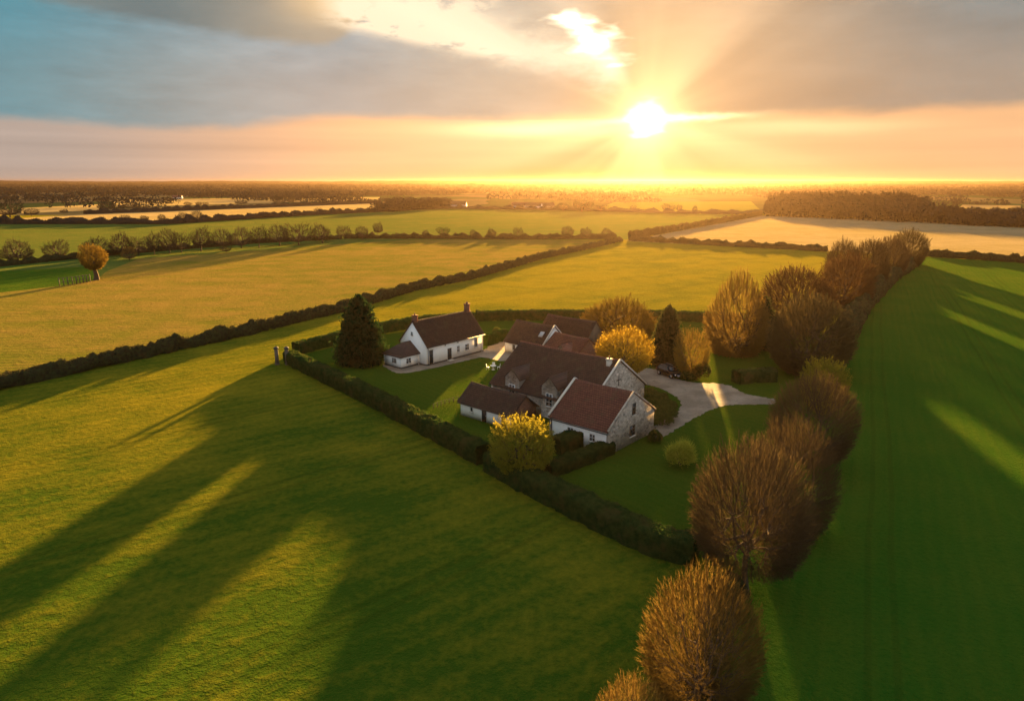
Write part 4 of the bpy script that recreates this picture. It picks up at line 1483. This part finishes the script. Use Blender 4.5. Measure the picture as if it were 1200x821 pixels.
for xd, wd, zt in ((4.2, 2.6, 5.9), (11.0, 2.7, 5.9)):
    yf = -W / 2 - 0.12
    es = zt - wd * 0.5
    dm = MB()
    pr = [(-wd / 2, 0.0), (wd / 2, 0.0), (wd / 2, es), (0, zt), (-wd / 2, es)]
    yb = -2.0
    V = [(xd + a, yf, b) for a, b in pr] + [(xd + a, yb, b) for a, b in pr]
    dm.add(V, [((i + 1) % 5, (i + 1) % 5 + 5, i + 5, i) for i in range(5)], polys=[[0, 1, 2, 3, 4], [9, 8, 7, 6, 5]])
    do = dm.build('dormer', MT['stone'], bh)
    # its little roof, ridge running back into the main slope
    dr = MB()
    sl = (zt - es) / (wd / 2)
    for s in (-1, 1):
        a = np.array((xd, 0, zt + 0.10))
        b = np.array((xd + s * (wd / 2 + 0.25), 0, zt + 0.10 - sl * (wd / 2 + 0.25)))
        c_ = (a + b) / 2
        d_ = (b - a) / 2
        nn = np.cross(d_, (0, 1, 0))
        nn = nn / np.linalg.norm(nn) * 0.06
        y_a, y_b = yf + (-0.12), -2.6
        dr.obox((c_[0], (y_a + y_b) / 2, c_[2]), d_, (0, (y_b - y_a) / 2, 0), nn)
    dr.build('dormer_roof', MT['tile_dark'], do)
    window(do, (xd, yf, 2.7), (0, -1, 0), 1.15, 1.9, name='dormer_window', bars=(1, 2))

# --- wing with the red roof and the stone gable in front
wg = empty('stone_gable_wing', (8.3, 87.8, 0), BX)
tag(wg, 'house wing with red tiled roof, white side wall and a stone gable end', 'house')
L, W, ev, rg = 9.0, 10.6, 3.1, 6.6
lw, g0, g1 = gable_walls(L, W, ev, rg, 0.4)
lw.build('long_wall', MT['wash'], wg)
g0.build('inner_gable', MT['stone'], wg)
g1.build('stone_gable', MT['stone'], wg)
rf = roof_mesh(L, W, ev, rg, oh=0.3, ex=0.02, seed=3, sag=0.08).build('roof', MT['tile_red'], wg)
ridge_caps(L, rg, ex=0.02, sag=0.08, r=0.15).build('ridge_tiles', MT['tile_red'], rf)
verge(wg, 0.0, W, ev, rg, wid=0.15, oh=0.3)
verge(wg, L - 0.02, W, ev, rg, wid=0.12, oh=0.3, mat='stone', up=0.22)
window(wg, (L, 0.1, 4.55), (1, 0, 0), 0.75, 1.5, bars=(1, 2), fm='wood')
window(wg, (L, -0.1, 1.75), (1, 0, 0), 1.2, 1.4, bars=(1, 2), fm='wood')
window(wg, (3.3, -W / 2, 1.5), (0, -1, 0), 1.0, 1.5)
window(wg, (6.6, -W / 2, 1.7), (0, -1, 0), 0.9, 1.0)
downpipe(wg, 0.3, -W / 2 - 0.1, ev - 0.2)
gutter(wg, L - 0.6, -W / 2 - 0.37, ev - 0.36, 0.3)

# --- low white outbuilding
ob = empty('white_outbuilding', (-5.6, 94.75, 0), BX)
tag(ob, 'low white outbuilding with a dark tiled roof in front of the barn', 'outbuilding')
L, W, ev, rg = 9.6, 5.0, 2.2, 4.1
lw, g0, g1 = gable_walls(L, W, ev, rg, 0.25)
lw.build('long_wall', MT['wash'], ob)
g0.build('gable_wall', MT['wash'], ob)
g1.build('brick_gable', MT['brick'], ob)
rf = roof_mesh(L, W, ev, rg, oh=0.35, ex=0.3, seed=4, sag=0.1).build('roof', MT['tile_dark'], ob)
ridge_caps(L, rg, ex=0.3, sag=0.1).build('ridge_tiles', MT['tile_dark'], rf)
window(ob, (2.2, -W / 2, 1.3), (0, -1, 0), 0.55, 0.75, bars=(0, 0))
door(ob, (4.6, -W / 2, 0.05), (0, -1, 0), 0.9, 1.9)
door(ob, (8.2, -W / 2, 0.05), (0, -1, 0), 0.9, 1.95)
gutter(ob, L, -W / 2 - 0.40, ev - 0.33)

# --- rear barns
rb = empty('courtyard_barn', (1.0, 133.1, 0), BX)
tag(rb, 'low dark roofed barn with a white end wall beside the gravel yard', 'barn')
L, W, ev, rg = 9.2, 7.2, 2.3, 5.6
lw, g0, g1 = gable_walls(L, W, ev, rg)
lw.build('long_wall', MT['wash'], rb)
g0.build('gable_wall', MT['wash'], rb)
g1.build('gable_wall', MT['wash'], rb)
rf = roof_mesh(L, W, ev, rg, ex=0.15, seed=5, sag=0.1).build('roof', MT['tile_dark'], rb)
ridge_caps(L, rg, ex=0.15, sag=0.1).build('ridge_tiles', MT['tile_dark'], rf)
verge(rb, L + 0.1, W, ev, rg, wid=0.12)
window(rb, (2.3, -W / 2, 1.2), (0, -1, 0), 0.8, 1.2, bars=(0, 0))
rl = MB()
sl = (rg - ev) / (W / 2)
nn = np.array((0, -sl, 1.0)); nn /= np.linalg.norm(nn)
dd = np.array((0, -1.0, -sl)); dd /= np.linalg.norm(dd)
rl.obox(np.array((7.6, -1.7, rg - sl * 1.7)) + nn * 0.24, (0.45, 0, 0), dd * 0.6, nn * 0.06)
rl.build('roof_window', MT['zinc'], rf)
rr = empty('red_roofed_barn', (8.0, 124.1, 0), BX - 0.10)
tag(rr, 'red brown roofed barn with a small pale stone gable behind the golden tree', 'barn')
L, W, ev, rg = 8.0, 8.0, 2.2, 5.1
lw, g0, g1 = gable_walls(L, W, ev, rg)
lw.build('long_wall', MT['brick'], rr)
g0.build('gable_wall', MT['brick'], rr)
g1.build('gable_wall', MT['brick'], rr)
rf = roof_mesh(L, W, ev, rg, ex=0.15, seed=6, sag=0.1).build('roof', MT['tile_red'], rr)
ridge_caps(L, rg, ex=0.15, sag=0.1).build('ridge_tiles', MT['tile_red'], rf)
cgw, cgz = 4.2, 4.3
cg = MB()
V = [(5.2 - cgw / 2, -4.3, 0), (5.2 + cgw / 2, -4.3, 0), (5.2 + cgw / 2, -4.3, 2.3), (5.2, -4.3, cgz), (5.2 - cgw / 2, -4.3, 2.3)]
V += [(a, -1.2, c) for a, b, c in V]
cg.add(V, [((i + 1) % 5, (i + 1) % 5 + 5, i + 5, i) for i in range(5)], polys=[[0, 1, 2, 3, 4], [9, 8, 7, 6, 5]])
cgo = cg.build('cross_gable', MT['stone'], rr)
cr = MB()
sl = (cgz - 2.3) / (cgw / 2)
for s in (-1, 1):
    a = np.array((5.2, 0, cgz + 0.1)); b = np.array((5.2 + s * (cgw / 2 + 0.25), 0, cgz + 0.1 - sl * (cgw / 2 + 0.25)))
    d_ = (b - a) / 2; nn = np.cross(d_, (0, 1, 0)); nn = nn / np.linalg.norm(nn) * 0.06
    cr.obox(((a + b)[0] / 2, -2.9, (a + b)[2] / 2), d_, (0, 1.55, 0), nn)
cr.build('cross_gable_roof', MT['tile_red'], cgo)
db = empty('rear_barn', (1.0 + .755 * 2.0 + .655 * 7.4, 133.1 - .655 * 2.0 + .755 * 7.4, 0), BX)
tag(db, 'rearmost dark roofed barn, only its roof showing above the courtyard barn', 'barn')
L, W, ev, rg = 11.5, 6.4, 2.6, 5.9
lw, g0, g1 = gable_walls(L, W, ev, rg)
lw.build('long_wall', MT['wood'], db)
g0.build('gable_wall', MT['wood'], db)
g1.build('gable_wall', MT['wood'], db)
rf = roof_mesh(L, W, ev, rg, ex=0.15, seed=7, sag=0.1).build('roof', MT['tile_dark'], db)
ridge_caps(L, rg, ex=0.15, sag=0.1).build('ridge_tiles', MT['tile_dark'], rf)

# --- tiny farms far away
for k, (u, v, ln, lab) in enumerate(((523, 243.2, 26, 'far pale house at the end of the small wood'), (600, 244.5, 20, 'far pale house left of a longer one, below the glow'), (616, 245, 34, 'long far pale house among the hazy trees'), (203, 233.5, 16, 'tiny white house far off at the left'), (635, 245.5, 12, 'smallest far pale house at the right of the long one'))):
    p = at(u, v)
    h = empty('far_house', (p[0], p[1], 0), R(6 * k - 10))
    lw, g0, g1 = gable_walls(ln, 9, 4.0, 7.5)
    lw.build('wall', MT['wash'], h)
    g0.build('gable_wall', MT['wash'], h)
    g1.build('gable_wall', MT['wash'], h)
    r_ = MB()
    for s in (-1, 1):
        r_.add([(-0.3, 0, 7.75), (ln + 0.3, 0, 7.75), (ln + 0.3, s * 5.1, 3.75), (-0.3, s * 5.1, 3.75), (-0.3, 0, 7.5), (ln + 0.3, 0, 7.5), (ln + 0.3, s * 5.1, 3.5), (-0.3, s * 5.1, 3.5)], [(0, 1, 2, 3), (4, 7, 6, 5), (3, 2, 6, 7), (0, 3, 7, 4), (1, 5, 6, 2)])
    r_.build('roof', MT['tile_red'] if k % 2 else MT['tile_dark'], h)
    tag(h, lab, 'house', 'far houses')

# ------------------------------------------------------------------ gate posts, fence, garden furniture
for k, (u, v, hh) in enumerate(((325, 427, 3.3), (337, 427, 3.3))):
    p = at(u, v)
    o = empty('gate_post', p, 0.3)
    m = MB()
    m.box((-0.32, -0.32, 0), (0.32, 0.32, hh - 0.35))
    m.box((-0.38, -0.38, 0), (0.38, 0.38, 0.3))
    m.build('shaft', MT['wood'], o)
    m = MB()
    m.box((-0.42, -0.42, hh - 0.35), (0.42, 0.42, hh - 0.2))
    m.add([(-0.38, -0.38, hh - 0.2), (0.38, -0.38, hh - 0.2), (0.38, 0.38, hh - 0.2), (-0.38, 0.38, hh - 0.2), (0, 0, hh + 0.12)], None, [(0, 1, 4), (1, 2, 4), (2, 3, 4), (3, 0, 4)])
    m.build('cap', MT['plinth'], o)
    tag(o, ('outer grey gate post, standing free of the hedge' , 'inner grey gate post at the hedge end')[k], 'gate post', 'pair of gate posts')


def post_fence(pts, n, label, hgt=1.2, r=0.07):
    C, s = resample(pts, 0.1)
    idx = np.linspace(0, len(C) - 1, n).astype(int)
    P = C[idx]
    c = P.mean(0)
    o = empty('post_fence', (c[0], c[1], 0))
    for q in P:
        m = MB()
        m.cyl((q[0] - c[0], q[1] - c[1], 0), (q[0] - c[0], q[1] - c[1], hgt), r, r * 0.9, 7)
        m.build('post', MT['wood'], o)
    for z in (0.45, 0.95):
        m = MB()
        A_ = np.stack([P[:-1, 0] - c[0], P[:-1, 1] - c[1], np.full(n - 1, z * hgt)], 1)
        B_ = np.stack([P[1:, 0] - c[0], P[1:, 1] - c[1], np.full(n - 1, z * hgt)], 1)
        m.tubes(A_, B_, r * 0.45, r * 0.45, 5)
        m.build('rail', MT['wood'], o)
    tag(o, label, 'fence')


post_fence(px((70, 335), (90, 333), (106, 330.5)), 9, 'short post fence left of the round clipped tree', 2.6, 0.14)
post_fence(px((508, 479), (522, 474), (537, 470)), 7, 'low wooden fence across the lawn beside the outbuilding', 0.8, 0.05)


def chair(name, p, rz, label, group):
    o = empty(name, (p[0], p[1], 0.05), rz)
    m = MB(); m.box((-0.24, -0.24, 0.42), (0.24, 0.24, 0.46)); m.build('seat', MT['trim'], o)
    m = MB(); m.obox((0, 0.25, 0.72), (0.24, 0, 0), (0, 0.02, 0), (0, 0.04, 0.25)); m.build('backrest', MT['trim'], o)
    for a in (-1, 1):
        for b in (-1, 1):
            m = MB(); m.cyl((a * 0.21, b * 0.21, 0), (a * 0.20, b * 0.20, 0.42), 0.02, 0.02, 6); m.build('leg', MT['trim'], o)
    tag(o, label, 'chair', group)


tb = empty('garden_table', tuple(at(578, 433)[:2]) + (0.02,), 0.2)
m = MB(); m.cyl((0, 0, 0.70), (0, 0, 0.74), 0.55, 0.55, 20); m.build('table_top', MT['trim'], tb)
m = MB(); m.cyl((0, 0, 0.03), (0, 0, 0.70), 0.05, 0.05, 10); m.cyl((0, 0, 0), (0, 0, 0.03), 0.32, 0.28, 14); m.build('pedestal', MT['trim'], tb)
tag(tb, 'small white round garden table on the lawn by the barn corner', 'table')
tp = at(578, 433)
for k, (dx_, dy_, rz, lab) in enumerate(((-0.95, -0.15, R(80), 'white garden chair at the left of the round table'), (0.95, 0.1, R(-85), 'white garden chair at the right of the round table'), (0.05, 0.95, R(3), 'white garden chair behind the round table'))):
    chair('garden_chair', (tp[0] + dx_, tp[1] + dy_), rz, lab, 'white chairs round the garden table')

# ------------------------------------------------------------------ car


def car(p, rz):
    o = empty('parked_car', (p[0], p[1], 0.05), rz)
    # side profile stations along x (front at +x): x, half width, sill z, belt z, roof z, roof half width
    S = [(-2.20, .70, .50, .80, .80, .60), (-2.12, .84, .40, .98, 1.02, .66), (-1.95, .89, .34, 1.02, 1.30, .62), (-1.65, .92, .30, 1.03, 1.58, .62), (-1.0, .93, .28, 1.02, 1.66, .64), (0.0, .93, .28, 1.00, 1.66, .64), (0.45, .93, .28, .99, 1.60, .62), (1.0, .93, .28, .97, 1.22, .70), (1.25, .93, .29, .96, 1.02, .74), (1.75, .90, .32, .90, .94, .72), (2.08, .82, .38, .80, .84, .64), (2.22, .66, .46, .66, .68, .52)]
    V = []
    for x, w, zs, zb, zr, wr in S:
        V += [(x, -w * .92, zs), (x, -w, (zs + zb) / 2), (x, -w * .96, zb), (x, -wr, zr - .02), (x, -wr * .5, zr + .02), (x, wr * .5, zr + .02), (x, wr, zr - .02), (x, w * .96, zb), (x, w, (zs + zb) / 2), (x, w * .92, zs)]
    k = 10
    n = len(S)
    Q = [(i * k + j, i * k + (j + 1) % k, (i + 1) * k + (j + 1) % k, (i + 1) * k + j) for i in range(n - 1) for j in range(k)]
    b = MB()
    b.add(V, Q, polys=[list(range(k))[::-1], [(n - 1) * k + j for j in range(k)]])
    bo = b.build('body', MT['car'], o, smooth=False)
    md = bo.modifiers.new('round', 'SUBSURF'); md.levels = 2; md.render_levels = 2
    bo.data.polygons.foreach_set('use_smooth', np.ones(len(bo.data.polygons), bool))
    gl = MB()
    for s in (-1, 1):
        gl.add([(-1.55, s * .90, 1.06), (0.85, s * .905, 1.03), (0.42, s * .70, 1.53), (-1.50, s * .69, 1.53)], [(0, 1, 2, 3)])
        gl.add([(-1.55, s * .92, 1.06), (0.85, s * .925, 1.03), (0.42, s * .72, 1.53), (-1.50, s * .71, 1.53)], [(3, 2, 1, 0)])
    gl.build('side_window', MT['glass'], o)
    ws = MB()
    ws.add([(1.16, -.72, 1.08), (1.16, .72, 1.08), (.55, .58, 1.57), (.55, -.58, 1.57), (1.19, -.72, 1.10), (1.19, .72, 1.10), (.58, .58, 1.60), (.58, -.58, 1.60)], [(4, 5, 6, 7), (0, 3, 2, 1), (0, 1, 5, 4), (2, 3, 7, 6), (1, 2, 6, 5), (3, 0, 4, 7)])
    ws.build('windscreen', MT['glass'], o)
    for s in (-1, 1):
        h = MB(); h.obox((2.10, s * .58, .70), (.05, -s * .02, 0), (s * .03, .17, 0), (0, 0, .08)); h.build('headlight', MT['lamp'], o)
        h = MB(); h.obox((-2.15, s * .64, .86), (.04, 0, 0), (0, .12, 0), (0, 0, .12)); h.build('tail_light', MT['red_lens'], o)
        h = MB(); h.obox((.75, s * 1.02, 1.08), (.06, 0, 0), (0, .10, 0), (0, 0, .08)); h.build('wing_mirror', MT['car'], o)
        for x in (-1.35, 1.38):
            w = empty('wheel', (x, s * .80, .34)); w.parent = o
            t_ = MB(); t_.cyl((0, -.11, 0), (0, .11, 0), .34, .34, 22); t_.build('tyre', MT['tyre'], w)
            r_ = MB(); r_.cyl((0, -.118, 0), (0, .118, 0), .21, .21, 16); r_.build('rim', MT['alloy'], w)
    gp = MB(); gp.obox((2.17, 0, .60), (.04, 0, 0), (0, .34, 0), (0, 0, .09)); gp.build('front_grille', MT['zinc'], o)
    pt = MB(); pt.obox((2.20, 0, .44), (.02, 0, 0), (0, .26, 0), (0, 0, .055)); pt.build('number_plate', MT['trim'], o)
    for s in (-1, 1):
        rr_ = MB(); rr_.cyl((-1.3, s * .56, 1.71), (.2, s * .56, 1.71), .02, .02, 6); rr_.build('roof_rail', MT['zinc'], o)
    tag(o, 'shiny black car parked on the gravel under the dark conifer', 'car')
    return o


cp = (at(771, 437) + at(797, 444)) / 2
cr_ = car(cp, math.atan2(-4.3, 2.5))
cr_.scale = (1.08, 1.08, 1.08)

# ------------------------------------------------------------------ air
hz = MB()
hz.box((-9800, -600, -1.0), (9800, 8200, 50.0))
m, t, out = new_mat('haze')
pv = t.new('ShaderNodeVolumePrincipled')
pv.inputs['Color'].default_value = (0.16, 0.112, 0.075, 1)
pv.inputs['Density'].default_value = 0.000066
pv.inputs['Anisotropy'].default_value = 0.76
t.l.new(pv.outputs[0], out.inputs['Volume'])
ho = hz.build('haze', m)
tag(ho, 'thin golden evening haze over the whole plain', 'haze', kind='stuff')

bpy.context.view_layer.update()
